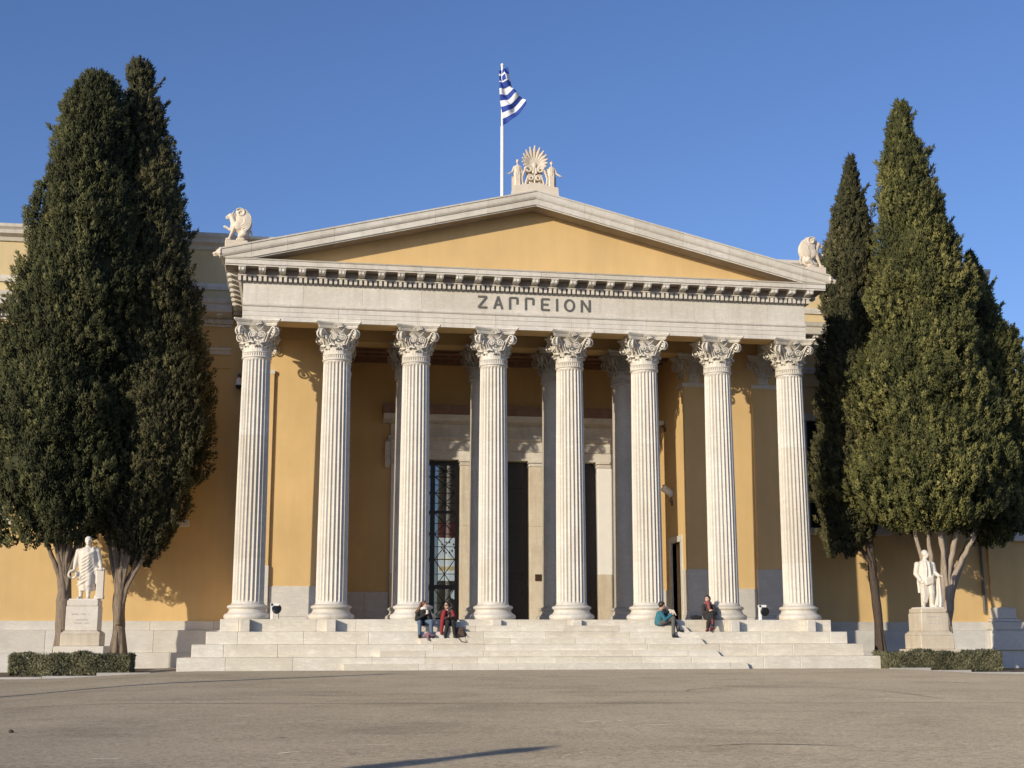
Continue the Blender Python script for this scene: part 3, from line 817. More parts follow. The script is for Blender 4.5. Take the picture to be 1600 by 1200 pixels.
# ------------------------------------------------------------------ trees
def sprigs(P,D,L,W,tone):
    """small pointed foliage sprays: three-sided spindles"""
    n=len(P); D=D/np.linalg.norm(D,axis=1,keepdims=True)
    ref=rng.normal(size=(n,3)); A=np.cross(D,ref); A/=np.linalg.norm(A,axis=1,keepdims=True)+1e-9; B=np.cross(D,A)
    V=np.empty((n,4,3))
    for k in range(3):
        a=2*math.pi*k/3; V[:,k]=P+(A*math.cos(a)+B*math.sin(a))*W[:,None]
    V[:,3]=P+D*L[:,None]
    f=np.array([(3,0,1),(3,1,2),(3,2,0)])
    F=(np.arange(n)[:,None,None]*4+f[None]).reshape(-1,3)
    return V.reshape(-1,3),F,np.repeat(tone,4)
def waves(P,seed,lo,hi,n=22):
    r=np.random.default_rng(seed+900); s=np.zeros(len(P))
    for _ in range(n):
        d=r.normal(size=3); d/=np.linalg.norm(d); d[2]*=.55; s+=np.sin(P@d*(2*math.pi/r.uniform(lo,hi))+r.uniform(0,6.3))
    return s/math.sqrt(n/2)
def tone_attr(me,tone):
    a=me.attributes.new('tone','FLOAT','POINT'); a.data.foreach_set('value',tone.astype(np.float32))
def lump(th,z,seed):
    r=np.random.default_rng(seed); s=np.zeros_like(z)
    for k in range(10):
        f=r.integers(1,7); g=r.uniform(.3,2.4); s+=np.sin(f*th+g*z+r.uniform(0,6.3))*np.cos(.7*g*z-f*th*.5+r.uniform(0,6))
    return s/3.2
def cypress(name,label,prof,Y,depth,mat,seed,nclump,bark,stems,group,lumpy=.07,shoots=0):
    prof=sorted(prof); zz=np.array([p[0] for p in prof]); xl=np.array([p[1] for p in prof]); xr=np.array([p[2] for p in prof])
    r=np.random.default_rng(seed)
    base=stems[0]
    t=thing(name,label,'tree',base,group); off=np.array(base)
    def surf(z,th,k=1.0):
        a=np.interp(z,zz,xl); b=np.interp(z,zz,xr); cx=(a+b)/2; rx=np.maximum((b-a)/2-.04,.09); ry=np.minimum(rx*depth,3.0)
        ridge=np.abs(np.sin(4.5*th+.35*np.sin(z*.9+seed)+.25*z))**.7-.6
        rr=k*(1+lumpy*lump(th,z,seed)+.15*ridge)
        P=np.stack([cx+rx*rr*np.cos(th),Y+ry*rr*np.sin(th),z],1)
        w=waves(P,seed,.7,2.2)*.085
        P[:,0]+=rx*w*np.cos(th); P[:,1]+=ry*w*np.sin(th); return P
    # inner mass of foliage
    nz,na=46,26; zg=np.linspace(zz[0]+.25,zz[-1]-.1,nz); V=[];F=[]
    for i,z in enumerate(zg):
        e=min(1,(i+1)/5)*min(1,(nz-i)/3)
        V.append(surf(np.full(na,z),np.linspace(0,2*math.pi,na,endpoint=False),.70*e)+r.normal(size=(na,3))*.09)
    V=np.concatenate(V)
    for i in range(nz-1):
        for j in range(na):
            a,b=i*na+j,i*na+(j+1)%na; F+= [(a,b,b+na),(a,b+na,a+na)]
    for j in range(1,na-1): F+=[(0,j+1,j),((nz-1)*na,(nz-1)*na+j,(nz-1)*na+j+1)]
    coreV,coreF=V,np.array(F)
    # plumes on the surface: an outer layer with gaps, a deeper layer behind it
    w=np.interp(np.linspace(zz[0],zz[-1],400),zz,xr-xl)+.25; cdf=np.cumsum(w); cdf/=cdf[-1]
    z=np.interp(r.random(nclump*5),cdf,np.linspace(zz[0],zz[-1],400))
    th=np.where(r.random(len(z))<.72, -math.pi/2+r.uniform(-1.9,1.9,len(z)), r.uniform(0,2*math.pi,len(z)))
    C0=surf(z,th,np.ones(len(z)))
    cell={}; sel=[]; sp=.20                     # dart throwing keeps the plumes apart
    for a_ in range(len(z)):
        kx=tuple(np.floor(C0[a_]/sp).astype(int)); ok=True
        for dx in (-1,0,1):
            for dy in (-1,0,1):
                for dz in (-1,0,1):
                    for b_ in cell.get((kx[0]+dx,kx[1]+dy,kx[2]+dz),()):
                        v_=C0[a_]-C0[b_]; 
                        if v_[0]*v_[0]+v_[1]*v_[1]+.45*v_[2]*v_[2]<sp*sp: ok=False; break
        if ok: cell.setdefault(kx,[]).append(a_); sel.append(a_)
        if len(sel)>=nclump: break
    z=z[sel]; th=th[sel]; nc=len(sel)
    deep=r.random(nc)<.30
    C=surf(z,th,np.where(deep,r.uniform(.82,.90,nc),r.uniform(.95,1.03,nc)))
    out=np.stack([np.cos(th),np.sin(th),np.full(nc,.1)],1)
    keep=waves(C,seed+5,.5,1.4)>-1.25
    C=C[keep]; out=out[keep]; z=z[keep]; nc=len(C)
    thin=np.interp(np.interp(z,zz,xr-xl),[0,1.2,3],[.55,.8,1.0])
    size=r.uniform(.085,.135,nc)*thin; plen=r.uniform(.20,.40,nc)*thin
    ctone=np.clip(.45+.16*waves(C,seed+9,.8,3.0)+r.normal(0,.16,nc),0,1)
    axis=out*.38+np.array([0,0,1.0])+r.normal(size=(nc,3))*.22; axis/=np.linalg.norm(axis,axis=1,keepdims=True)
    per=36
    idx=np.repeat(np.arange(nc),per); n=len(idx)
    u=r.random(n); q=r.normal(size=(n,3)); q/=np.linalg.norm(q,axis=1,keepdims=True)
    rad_=size[idx]*np.sin(np.clip(u*.85+.15,0,1)*math.pi)**.6*r.uniform(.45,1.0,n)
    P=C[idx]+axis[idx]*((u-.5)*plen[idx])[:,None]+q*rad_[:,None]
    D=axis[idx]*.9+q*.75+out[idx]*.25+r.normal(size=(n,3))*.22
    L=r.uniform(.06,.14,n); W=L*r.uniform(.16,.28,n)
    tone=np.clip(ctone[idx]+r.normal(0,.13,n)+.30*(u-.5),0,1)
    parts=[sprigs(P,D,L,W,tone)]
    n2=nc*9; z2=np.interp(r.random(n2),cdf,np.linspace(zz[0],zz[-1],400)); th2=r.uniform(0,2*math.pi,n2)
    th2=np.where(r.random(n2)<.7,-math.pi/2+r.uniform(-1.9,1.9,n2),th2)
    P2=surf(z2,th2,r.uniform(.74,.90,n2)); D2=np.stack([np.cos(th2)*.5,np.sin(th2)*.5,np.full(n2,1.0)],1)+r.normal(size=(n2,3))*.4
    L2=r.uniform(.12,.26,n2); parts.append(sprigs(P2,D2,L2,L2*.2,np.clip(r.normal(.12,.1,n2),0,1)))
    # a few long shoots breaking the outline
    for _ in range(shoots):
        zs=r.uniform(zz[0]+.5,zz[-1]-1.0); ts=r.choice([0,math.pi])+r.normal(0,.5)
        p0=surf(np.array([zs]),np.array([ts]),.95)[0]; dv=np.array([math.cos(ts)*.7,math.sin(ts)*.4,1.0]); ln=r.uniform(.3,.6)
        m_=60; u=r.random(m_); Pp=p0+dv*(u*ln)[:,None]+r.normal(size=(m_,3))*.07*(1-u)[:,None]
        parts.append(sprigs(Pp,dv+r.normal(size=(m_,3))*.6,r.uniform(.1,.2,m_),r.uniform(.02,.04,m_),np.clip(r.normal(.45,.15,m_),0,1)))
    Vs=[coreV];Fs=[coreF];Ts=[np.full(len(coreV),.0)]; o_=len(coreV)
    for v,f,tn in parts: Vs.append(v);Fs.append(f+o_);Ts.append(tn);o_+=len(v)
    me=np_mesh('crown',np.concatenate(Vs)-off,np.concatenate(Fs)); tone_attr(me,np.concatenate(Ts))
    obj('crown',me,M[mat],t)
    # trunk and limbs
    b=Vector(base)
    for i,(pts,rad) in enumerate(stems[1]):
        mb=MB(); P=[];Rr=[]
        for k in range(len(pts)-1):
            for j in range(4):
                u=j/4; p=Vector(pts[k]).lerp(Vector(pts[k+1]),u)-b; P.append(p+Vector((random.uniform(-1,1),random.uniform(-1,1),0))*.025); Rr.append(rad[k]*(1-u)+rad[k+1]*u)
        P.append(Vector(pts[-1])-b); Rr.append(rad[-1])
        mb.tube(P,[q*random.uniform(.9,1.1) for q in Rr],9)
        if i==0:
            for kk in range(7):     # root flare and ribs
                a=kk*.9; c,s=math.cos(a),math.sin(a)
                mb.tube([Vector((c*rad[0]*1.25,s*rad[0]*1.25,-.1)),Vector((c*rad[0]*.8,s*rad[0]*.8,.8)),P[min(5,len(P)-1)]+Vector((c*rad[1]*.7,s*rad[1]*.7,0))],[rad[0]*.35,rad[0]*.3,rad[1]*.06],6)
        mb.build('trunk' if i==0 else 'limb',M[bark],t)
    return t
PA=[(21.67,-16.1,-15.78),(21.44,-16.43,-15.29),(20.99,-16.7,-15.04),(20.23,-17.04,-14.86),(18.73,-17.35,-14.58),(17.25,-17.53,-14.39),(15.79,-17.83,-14.22),(13.62,-18.17,-14.11),(11.96,-18.5,-14.2),(9.85,-19.0,-14.4),(7.57,-19.17,-14.45),(5.99,-19.06,-14.41),(4.88,-18.5,-14.67),(4.22,-18.03,-15.39)]
PB=[(22.75,-14.74,-14.30),(22.39,-14.95,-14.02),(21.9,-14.95,-14.0),(21.6,-14.78,-14.12),(21.2,-15.05,-13.89),(20.53,-15.14,-13.59),(19.25,-15.26,-13.25),(18.0,-15.24,-12.86),(16.0,-15.17,-12.53),(14.27,-15.17,-12.29),(12.56,-15.21,-11.96),(11.12,-15.36,-11.67),(9.69,-15.46,-11.38),(8.03,-15.5,-11.22),(6.86,-15.43,-11.49),(5.47,-15.27,-11.93),(4.33,-14.67,-12.64),(3.61,-13.86,-13.2)]
PC=[(20.35,13.72,13.95),(19.65,13.49,14.05),(18.83,13.23,14.14),(17.2,12.66,14.47),(15.58,12.36,14.6),(13.47,12.37,14.64),(11.9,12.19,14.66),(9.84,11.88,14.76),(8.31,11.73,14.78),(6.3,11.61,14.66),(5.06,11.86,14.01),(4.13,12.13,13.01)]
PD=[(22.05,15.01,15.39),(21.78,14.91,15.57),(20.97,14.7,15.65),(20.3,14.44,15.99),(19.23,14.19,16.25),(18.3,14.14,16.41),(16.99,13.99,16.86),(15.17,13.8,17.5),(13.63,13.59,17.58),(11.59,13.19,17.72),(9.34,12.75,18.3),(7.61,12.55,18.5),(6.39,12.5,18.35),(5.55,12.95,17.8),(4.99,14.05,16.36)]
PE=[(16.49,18.57,18.74),(15.5,18.36,19.26),(14.16,18.1,19.66),(13.31,17.98,19.88),(13.11,17.97,20.48),(12.05,17.89,20.56),(9.97,17.8,20.89),(7.91,17.66,21.06),(6.38,17.55,20.6),(5.24,17.64,20.02),(4.57,18.23,19.31)]
gr='cypress trees in front of the hall'
def fan(base,tops,r0,r1):
    out=[]
    for (x,y,z,k) in tops:
        b=Vector(base); tp=Vector((x,y,z)); m1=b.lerp(tp,.35)+Vector(((b.x-tp.x)*.16,0,.1)); m2=b.lerp(tp,.7)+Vector(((b.x-tp.x)*.10,0,0))
        out.append(([b,m1,m2,tp],[r0*k,r0*k*.8,r1*1.4,r1]))
    return out
A0=(-15.84,2.5,-.1)
cypress('cypress_tree','tall round topped cypress behind the statue at the left edge, largest of the left pair',PA,2.5,.85,'cyp',21,6000,'bark',
  (A0,[([A0,(-15.88,2.5,1.4),(-15.92,2.5,2.6),(-15.98,2.5,4.5),(-15.9,2.5,9)],[.32,.27,.25,.2,.12])]+fan((-15.9,2.4,2.0),[(-16.7,2.2,4.6,1),(-16.4,2.0,5.1,.9),(-15.6,2.1,5.3,.9),(-15.35,2.4,5.5,.8),(-16.1,2.0,5.7,.9),(-17.1,2.3,5.3,.7),(-15.2,2.0,5.0,.6),(-16.25,1.9,5.6,.6),(-15.75,1.9,5.6,.6)],.12,.05)),gr,.09,34)
B0=(-14.16,3.6,-.1)
cypress('cypress_tree','slimmer cypress with crooked spiky top, between the left statue and the porch',PB,3.6,.9,'cypb',22,5000,'bark',
  (B0,[([B0,(-14.17,3.6,1.2),(-14.2,3.6,2.4),(-14.15,3.6,4.6),(-14.05,3.6,9)],[.28,.23,.21,.15,.1])]+fan((-14.18,3.4,1.5),[(-14.82,3.2,5.1,1),(-14.5,3.1,5.1,1),(-13.9,3.1,5.0,1),(-13.4,3.3,4.5,1.1),(-13.1,3.4,4.6,.8),(-14.1,3.0,5.3,.9),(-14.65,3.0,5.4,.6),(-13.65,3.0,5.2,.7),(-13.0,3.1,4.7,.7)],.11,.05)),gr,.11,50)
C0=(14.02,3.0,-.15)
cypress('cypress_tree','narrow dark cypress on a single leaning trunk, right beside the porch',PC,3.0,.9,'cypb',23,3400,'bark_dark',
  (C0,[([C0,(13.97,3,1.5),(13.9,3,3.0),(13.75,3,4.6),(13.4,3,9)],[.21,.18,.16,.15,.09])]+fan((13.85,2.9,3.2),[(13.2,2.8,4.6,1),(13.5,2.8,5.0,1),(12.9,2.9,5.2,.8)],.08,.04)),gr,.09,24)
D0=(15.55,1.2,-.1)
cypress('cypress_tree','tallest right hand cypress with pale splayed limbs behind the frock coated statue',PD,1.2,.85,'cypr',24,6000,'bark_pale',
  (D0,[([D0,(15.6,1.2,1.2),(15.75,1.2,2.6),(15.98,1.2,4.2),(15.7,1.2,9)],[.30,.24,.17,.13,.1])]+fan((15.42,1.1,.8),[(14.70,1.1,5.1,.9),(15.2,1.0,5.4,.7)],.10,.06)+fan((15.8,1.0,2.0),[(17.0,.9,4.75,1.0),(16.45,.9,5.4,1.0),(15.55,.7,5.5,.8)],.11,.07)),gr,.08,34)
E0=(16.6,2.6,-.12)
cypress('cypress_tree','lower bushy cypress with a thin pointed tip, at the right edge of the photo',PE,2.8,.9,'cypr',25,3800,'bark_pale',
  (E0,[([E0,(16.5,2.5,1.4),(16.7,2.3,2.8),(17.6,2.5,4.6),(18.9,2.8,6.5)],[.2,.17,.15,.12,.08])]+fan((16.6,2.4,2.6),[(17.0,2.3,5.2,1.0),(18.2,2.6,5.2,1.0)],.10,.07)),gr,.10,30)

# ------------------------------------------------------------------ planting beds, kerbs, hedges
def hedge(label,x0,x1,y0,y1,z0,z1,seed):
    r=np.random.default_rng(seed); t=thing('clipped_hedge',label,'hedge',((x0+x1)/2,(y0+y1)/2,z0),'low hedges before the statues')
    off=np.array(t.location)
    nx_,nz_=60,1
    n=15000
    side=r.random(n); P=np.stack([r.uniform(x0,x1,n),r.uniform(y0,y1,n),r.uniform(z0,z1,n)],1)
    top=side<.35; fr=(side>=.35)&(side<.8); lf=(side>=.8)&(side<.9); rt=side>=.9
    dip=.05*np.sin(P[:,0]*3.1+seed)+.04*np.sin(P[:,0]*7.7)
    P[top,2]=z1+dip[top]-r.random(top.sum())**2*.12; P[fr,1]=y0+.05*np.sin(P[fr,0]*5)+r.random(fr.sum())**2*.14
    P[lf,0]=x0+r.random(lf.sum())*.1; P[rt,0]=x1-r.random(rt.sum())*.1
    D=np.zeros((n,3)); D[top]=(0,0,1); D[fr]=(0,-1,.5); D[lf]=(-1,0,.5); D[rt]=(1,0,.5); D+=r.normal(size=(n,3))*.7
    L=r.uniform(.05,.12,n); cl=np.sin(P[:,0]*9+seed)*np.sin(P[:,2]*11+P[:,1]*7)
    V,F,T=sprigs(P,D,L,L*r.uniform(.2,.34,n),np.clip(.5+.2*cl+r.normal(0,.2,n),0,1))
    n3=420; P3=np.stack([r.uniform(x0,x1,n3),r.uniform(y0,y1,n3),np.full(n3,z1-.03)],1); D3=np.array([0,0,1.0])+r.normal(size=(n3,3))*.35; L3=r.uniform(.06,.17,n3)
    V3_,F3_,T3_=sprigs(P3,D3,L3,np.full(n3,.010),np.clip(r.normal(.75,.2,n3),0,1)); F=np.concatenate([F,F3_+len(V)]); V=np.concatenate([V,V3_]); T=np.concatenate([T,T3_])
    me=np_mesh('foliage',V-off,F); tone_attr(me,T); obj('foliage',me,M['hedge'],t)
    mb=MB(); mb.cbox(x0+.14,x1-.14,y0+.16,y1-.1,z0+.02,z1-.14,.05); 
    for k in range(len(mb.v)): mb.v[k]=tuple(Vector(mb.v[k])-t.location)
    me=mb.mesh('inner_twigs'); obj('inner_twigs',me,M['hedge'],t)
    mb=MB()
    for k in range(9):
        x=x0+.3+(x1-x0-.6)*k/8-t.location.x; mb.tube([(x,0,-.05),(x+.03,.02,.2),(x-.02,0,.3)],[.025,.02,.012],5)
    mb.build('stem',M['bark_dark'],t)
hedge('low clipped hedge at the foot of the toga statue on the left',-16.62,-13.05,-2.35,-1.35,-.1,.50,3)
hedge('low clipped hedge at the foot of the frock coated statue on the right',11.72,15.95,-2.35,-1.35,-.1,.50,4)
def bed(x0,x1,flip):
    n=int((x1-x0)/1.4); w=(x1-x0)/n
    mb=MB()
    for k in range(n): mb.box(x0+k*w,x0+k*w+w-.001,-2.52,5.8,-.6,gz(x0+(k+.5)*w,-2.6)+.015)
    mb.build('soil_bed',M['soil'])['kind']='structure'
    kb=thing('bed_kerb','pale stone kerb edging the planting bed on the %s'%('left' if flip else 'right'),'kerb',((x0+x1)/2,-2.58,0))
    for k in range(n):
        MB().cbox(x0+k*w+.004-kb.location.x,x0+(k+1)*w-.004-kb.location.x,-.07,.07,-.5,gz(x0+(k+.5)*w,-2.6)+.06,.01).build('kerb_stone',M['kerb'],kb)
bed(-22,-12.4,True); bed(11.75,20.5,False)

# ------------------------------------------------------------------ statues
def pedestal(t,kind):
    mb=MB
    if kind=='L':
        for x0,x1,y0,y1,z0,z1,m_ in ((-.72,.72,-.72,.72,-.35,.58,'statue'),(-.76,.76,-.76,.76,.582,.82,'statue'),(-.60,.60,-.60,.60,.822,1.20,'old_stone')):
            MB().cbox(x0,x1,y0,y1,z0,z1,.02).build('pedestal_block',M[m_],t)
        mb=MB(); mb.lathe([(.60*1.414,1.202),(.58*1.414,1.24),(.50*1.414,1.30)],4,sm=False); mb.xf(Matrix.Rotation(math.pi/4,4,'Z')); mb.build('pedestal_moulding',M['old_stone'],t)
        MB().cbox(-.49,.49,-.49,.49,1.302,2.06,.012).build('die',M['statue'],t)
        MB().cbox(-.475,.475,-.475,.475,2.062,2.25,.02).build('plinth',M['statue'],t)
        ls=((1.80,.62),(1.62,.36),(1.52,.50))
        fy=-.494
    else:
        for x0,x1,y0,y1,z0,z1,m_ in ((-.70,.70,-.70,.70,-.35,.50,'old_stone'),(-.78,.78,-.78,.78,.502,.74,'old_stone'),(-.62,.62,-.62,.62,.742,1.22,'old_stone')):
            MB().cbox(x0,x1,y0,y1,z0,z1,.02).build('pedestal_block',M[m_],t)
        mb=MB(); mb.lathe([(.62*1.414,1.222),(.60*1.414,1.27),(.51*1.414,1.36)],4,sm=False); mb.xf(Matrix.Rotation(math.pi/4,4,'Z')); mb.build('pedestal_moulding',M['old_stone'],t)
        MB().cbox(-.50,.50,-.50,.50,1.362,1.98,.012).build('die',M['old_stone'],t)
        MB().cbox(-.48,.48,-.48,.48,1.982,2.14,.025).build('plinth',M['old_stone'],t)
        ls=((1.84,.56),(1.70,.34),(1.62,.44)); fy=-.504
    # two or three lines of small worn letters: unreadable strokes
    mb=MB()
    for z,w in ls:
        x=-w/2
        while x<w/2:
            l=random.uniform(.018,.034)
            if random.random()>.25: mb.box(x,x+l,fy-.002,fy+.004,z,z+random.choice((.028,.032,.03)))
            x+=l+.014
    tag(mb.build('inscription',M['kerb'],t),kind='stuff')
def robe(mb,secs,folds=14,amp=.03,n=48,ph=0):
    V=[];F=[]
    for k,(z,cx,cy,rx,ry) in enumerate(secs):
        for i in range(n):
            a=2*math.pi*i/n; w=1+amp*math.sin(folds*a+ph+z*1.5)+amp*.5*math.sin((folds*.5+1)*a+z*3)
            V.append((cx+rx*w*math.cos(a),cy+ry*w*math.sin(a),z))
    for k in range(len(secs)-1):
        for i in range(n):
            j=(i+1)%n; F.append((k*n+i,k*n+j,(k+1)*n+j,(k+1)*n+i))
    F.append(tuple(range(n-1,-1,-1))); F.append(tuple(range((len(secs)-1)*n,len(secs)*n)))
    mb.add(V,F); return mb
def headshape(mb,c,r,f,hair=True,beard=False,bald=False):
    """head at c facing the horizontal direction f"""
    c=Vector(c); f=Vector(f).normalized(); u=Vector((0,0,1)); u=(u-f*u.dot(f)).normalized(); s=f.cross(u)
    rot=Matrix((s,f,u)).transposed()
    P=lambda a,b,h: c+s*(a*r)+f*(b*r)+u*(h*r)
    mb.ell(c,(.80*r,.95*r,1.08*r),14,10,rot)
    mb.ell(P(0,.28,-.55),(.56*r,.60*r,.62*r),12,8,rot)
    mb.cap(P(0,.90,.10),P(0,1.08,-.26),.09*r,.17*r,8)
    mb.cap(P(-.42,.78,.22),P(.42,.78,.22),.13*r,.13*r,8)
    mb.cap(P(-.17,.86,-.56),P(.17,.86,-.56),.10*r,.10*r,8)
    mb.ell(P(0,.74,-.90),(.22*r,.2*r,.18*r),8,6,rot)
    for q in (-1,1): mb.ell(P(q*.80,-.05,-.05),(.10*r,.2*r,.28*r),8,6,rot)
    if hair: mb.ell(P(0,-.16,.26),(.90*r,.98*r,.92*r),14,10,rot)
    if beard: mb.ell(P(0,.62,-.86),(.50*r,.34*r,.42*r),10,8,rot)
def hand(mb,w,d,up,sz=.085,curl=.5):
    """palm, four unequal fingers and a thumb"""
    w=Vector(w); d=Vector(d).normalized(); up=Vector(up); up=(up-d*up.dot(d)).normalized(); s=d.cross(up)
    mb.cap(w,w+d*sz*.9,sz*.30,sz*.40,8)
    for k,l in enumerate((.72,.85,.80,.62)):
        o=w+d*sz*.95+s*((k-1.5)*sz*.24)
        p1=o+d*sz*l*.55-up*sz*.15*curl; p2=p1+d*sz*l*.30-up*sz*.45*curl
        mb.chain([o,p1,p2],[sz*.13,sz*.12,sz*.10])
    o=w+d*sz*.25+s*sz*.35; p1=o+s*sz*.35+d*sz*.35; mb.chain([o,p1,p1+d*sz*.35],[sz*.15,sz*.13,sz*.11])

def statue_toga():
    t=thing('statue','marble statue of a man in a draped toga holding a wreath, on the left pedestal','statue',(-14.70,-1.0,-.05))
    pedestal(t,'L')
    mb=MB()
    mb.box(-.44,.44,-.42,.42,-.02,.05)
    robe(mb,[(.30,.03,0,.25,.20),(.45,.03,0,.27,.22),(.8,.02,0,.28,.23),(1.05,0,0,.27,.22),(1.2,0,0,.26,.20),(1.4,0,0,.29,.20),(1.55,0,0,.30,.19),(1.64,0,.0,.24,.15),(1.70,0,0,.10,.09)],13,.035)
    for x,y in ((-.14,-.06),(.10,-.16)):        # bare shins and feet
        mb.cap((x,y+.03,.5),(x,y+.03,.12),.10,.06); mb.cap((x,y+.06,.08),(x+(.02 if x>0 else -.05),y-.18,.07),.06,.045)
    mb.cap((.10,-.14,.80),(.10,-.14,.5),.14,.12)
    # diagonal folds from the left hip up over the right shoulder of the picture
    for k in range(8):
        z=.48+k*.112; e=min(1.60,z+.36+.02*k)
        mb.chain([(-.27+.01*k,-.05,z),(-.12,-.21,z+.07),(.05,-.235,z+.18),(.20,-.16,e-.05),(.27,-.02,e+.02)],[.03,.034,.036,.034,.03])
    for k in range(5): mb.chain([(.17+.03*k,-.12+.03*k,1.68),(.20+.025*k,-.17+.03*k,1.30),(.24+.02*k,-.13,.95),(.25+.02*k,-.1,.55)],[.03,.035,.035,.03])
    mb.cap((-.10,-.10,1.62),(-.02,-.17,1.42),.03,.03); mb.cap((.10,-.10,1.62),(.0,-.17,1.40),.03,.03)
    # arm with the wreath
    mb.chain([(-.28,0,1.55),(-.35,.0,1.25),(-.37,-.12,1.0)],[.105,.085,.055]); hand(mb,(-.37,-.13,.98),(0,-.35,-1),(0,-1,0),.10,.6)
    pts=[(-.40+.12*math.cos(a),-.24+.03*math.sin(a*3),.82+.12*math.sin(a)) for a in [2*math.pi*k/18 for k in range(19)]]
    mb.chain(pts,[.036]*19)
    mb.cap((-.26,-.18,.84),(-.16,-.2,.70),.04,.05)
    # arm resting on the pillar
    mb.chain([(.29,0,1.55),(.37,.02,1.27),(.44,-.10,1.07)],[.11,.09,.055]); hand(mb,(.44,-.10,1.06),(.15,-.8,-.35),(0,0,1),.10,.7)
    mb.prism([(.33,-.18),(.56,-.18),(.56,.06),(.33,.06)],.05,.97,'z'); mb.prism([(.30,-.21),(.58,-.21),(.58,.09),(.30,.09)],.96,1.03,'z'); mb.prism([(.30,-.21),(.58,-.21),(.58,.09),(.30,.09)],.05,.15,'z')
    mb.cap((0,0,1.66),(0,-.02,1.80),.075,.07); headshape(mb,(0,-.035,1.90),.125,(.12,-1,0),True)
    blob('figure',mb,M['statue'],t,.018,2,(0,0,2.25))
def statue_coat():
    t=thing('statue','marble statue of a man in a long open coat and cloak, on the right pedestal','statue',(14.02,-1.0,-.12))
    pedestal(t,'R')
    mb=MB()
    mb.box(-.42,.44,-.40,.40,-.02,.05)
    for x,y,fx_ in ((-.14,-.02,-.10),(.13,-.10,.05)):
        mb.chain([(x*.8,y,1.0),(x,y-.05,.55),(x,y+.02,.12)],[.15,.12,.085]); mb.cap((x,y,.09),(x+fx_,y-.2,.075),.065,.05)
    robe(mb,[(.86,0,0,.25,.19),(1.0,0,0,.27,.21),(1.2,0,0,.25,.20),(1.4,0,0,.28,.20),(1.56,0,0,.29,.18),(1.66,0,0,.20,.14),(1.72,0,0,.09,.09)],9,.02)
    # coat back, cloak bundled at the waist
    robe(mb,[(.55,-.02,.10,.24,.12),(.9,-.01,.10,.27,.14),(1.3,0,.08,.28,.14)],10,.05)
    for k in range(5): mb.chain([(-.27,-.05,.94+k*.035),(-.08,-.23,.84+k*.045),(.14,-.24,.90+k*.05),(.27,-.12,1.02+k*.045)],[.04,.045,.045,.04])
    for k in range(4): mb.chain([(-.20+.05*k,-.16,.84),(-.16+.05*k,-.17,.5),(-.20+.04*k,-.12,.22)],[.035,.035,.03])
    mb.chain([(-.06,-.19,1.62),(-.05,-.22,1.35),(-.07,-.22,1.1)],[.03,.03,.025]); mb.chain([(.06,-.19,1.62),(.08,-.22,1.35),(.10,-.22,1.1)],[.03,.03,.025])
    mb.chain([(-.29,0,1.55),(-.35,.03,1.22),(-.27,-.14,.98)],[.11,.09,.06]); hand(mb,(-.26,-.15,.97),(.6,-.5,-.4),(0,-1,.3),.10,.6)
    mb.chain([(.28,0,1.55),(.33,-.02,1.27),(.42,-.20,1.14)],[.11,.09,.06]); hand(mb,(.42,-.21,1.14),(.4,-.8,-.1),(0,0,1),.10,.6)
    # cloak hanging from that hand to the ground
    robe(mb,[(.05,.38,-.06,.17,.15),(.3,.41,-.08,.16,.14),(.7,.42,-.10,.12,.11),(1.0,.42,-.12,.08,.09),(1.12,.42,-.16,.05,.06)],8,.10)
    mb.cap((0,0,1.66),(.0,-.02,1.82),.08,.075); headshape(mb,(.01,-.035,1.93),.125,(.55,-.85,0),True,True)
    blob('figure',mb,M['statue'],t,.018,2,(0,0,2.14))
statue_toga(); statue_coat()

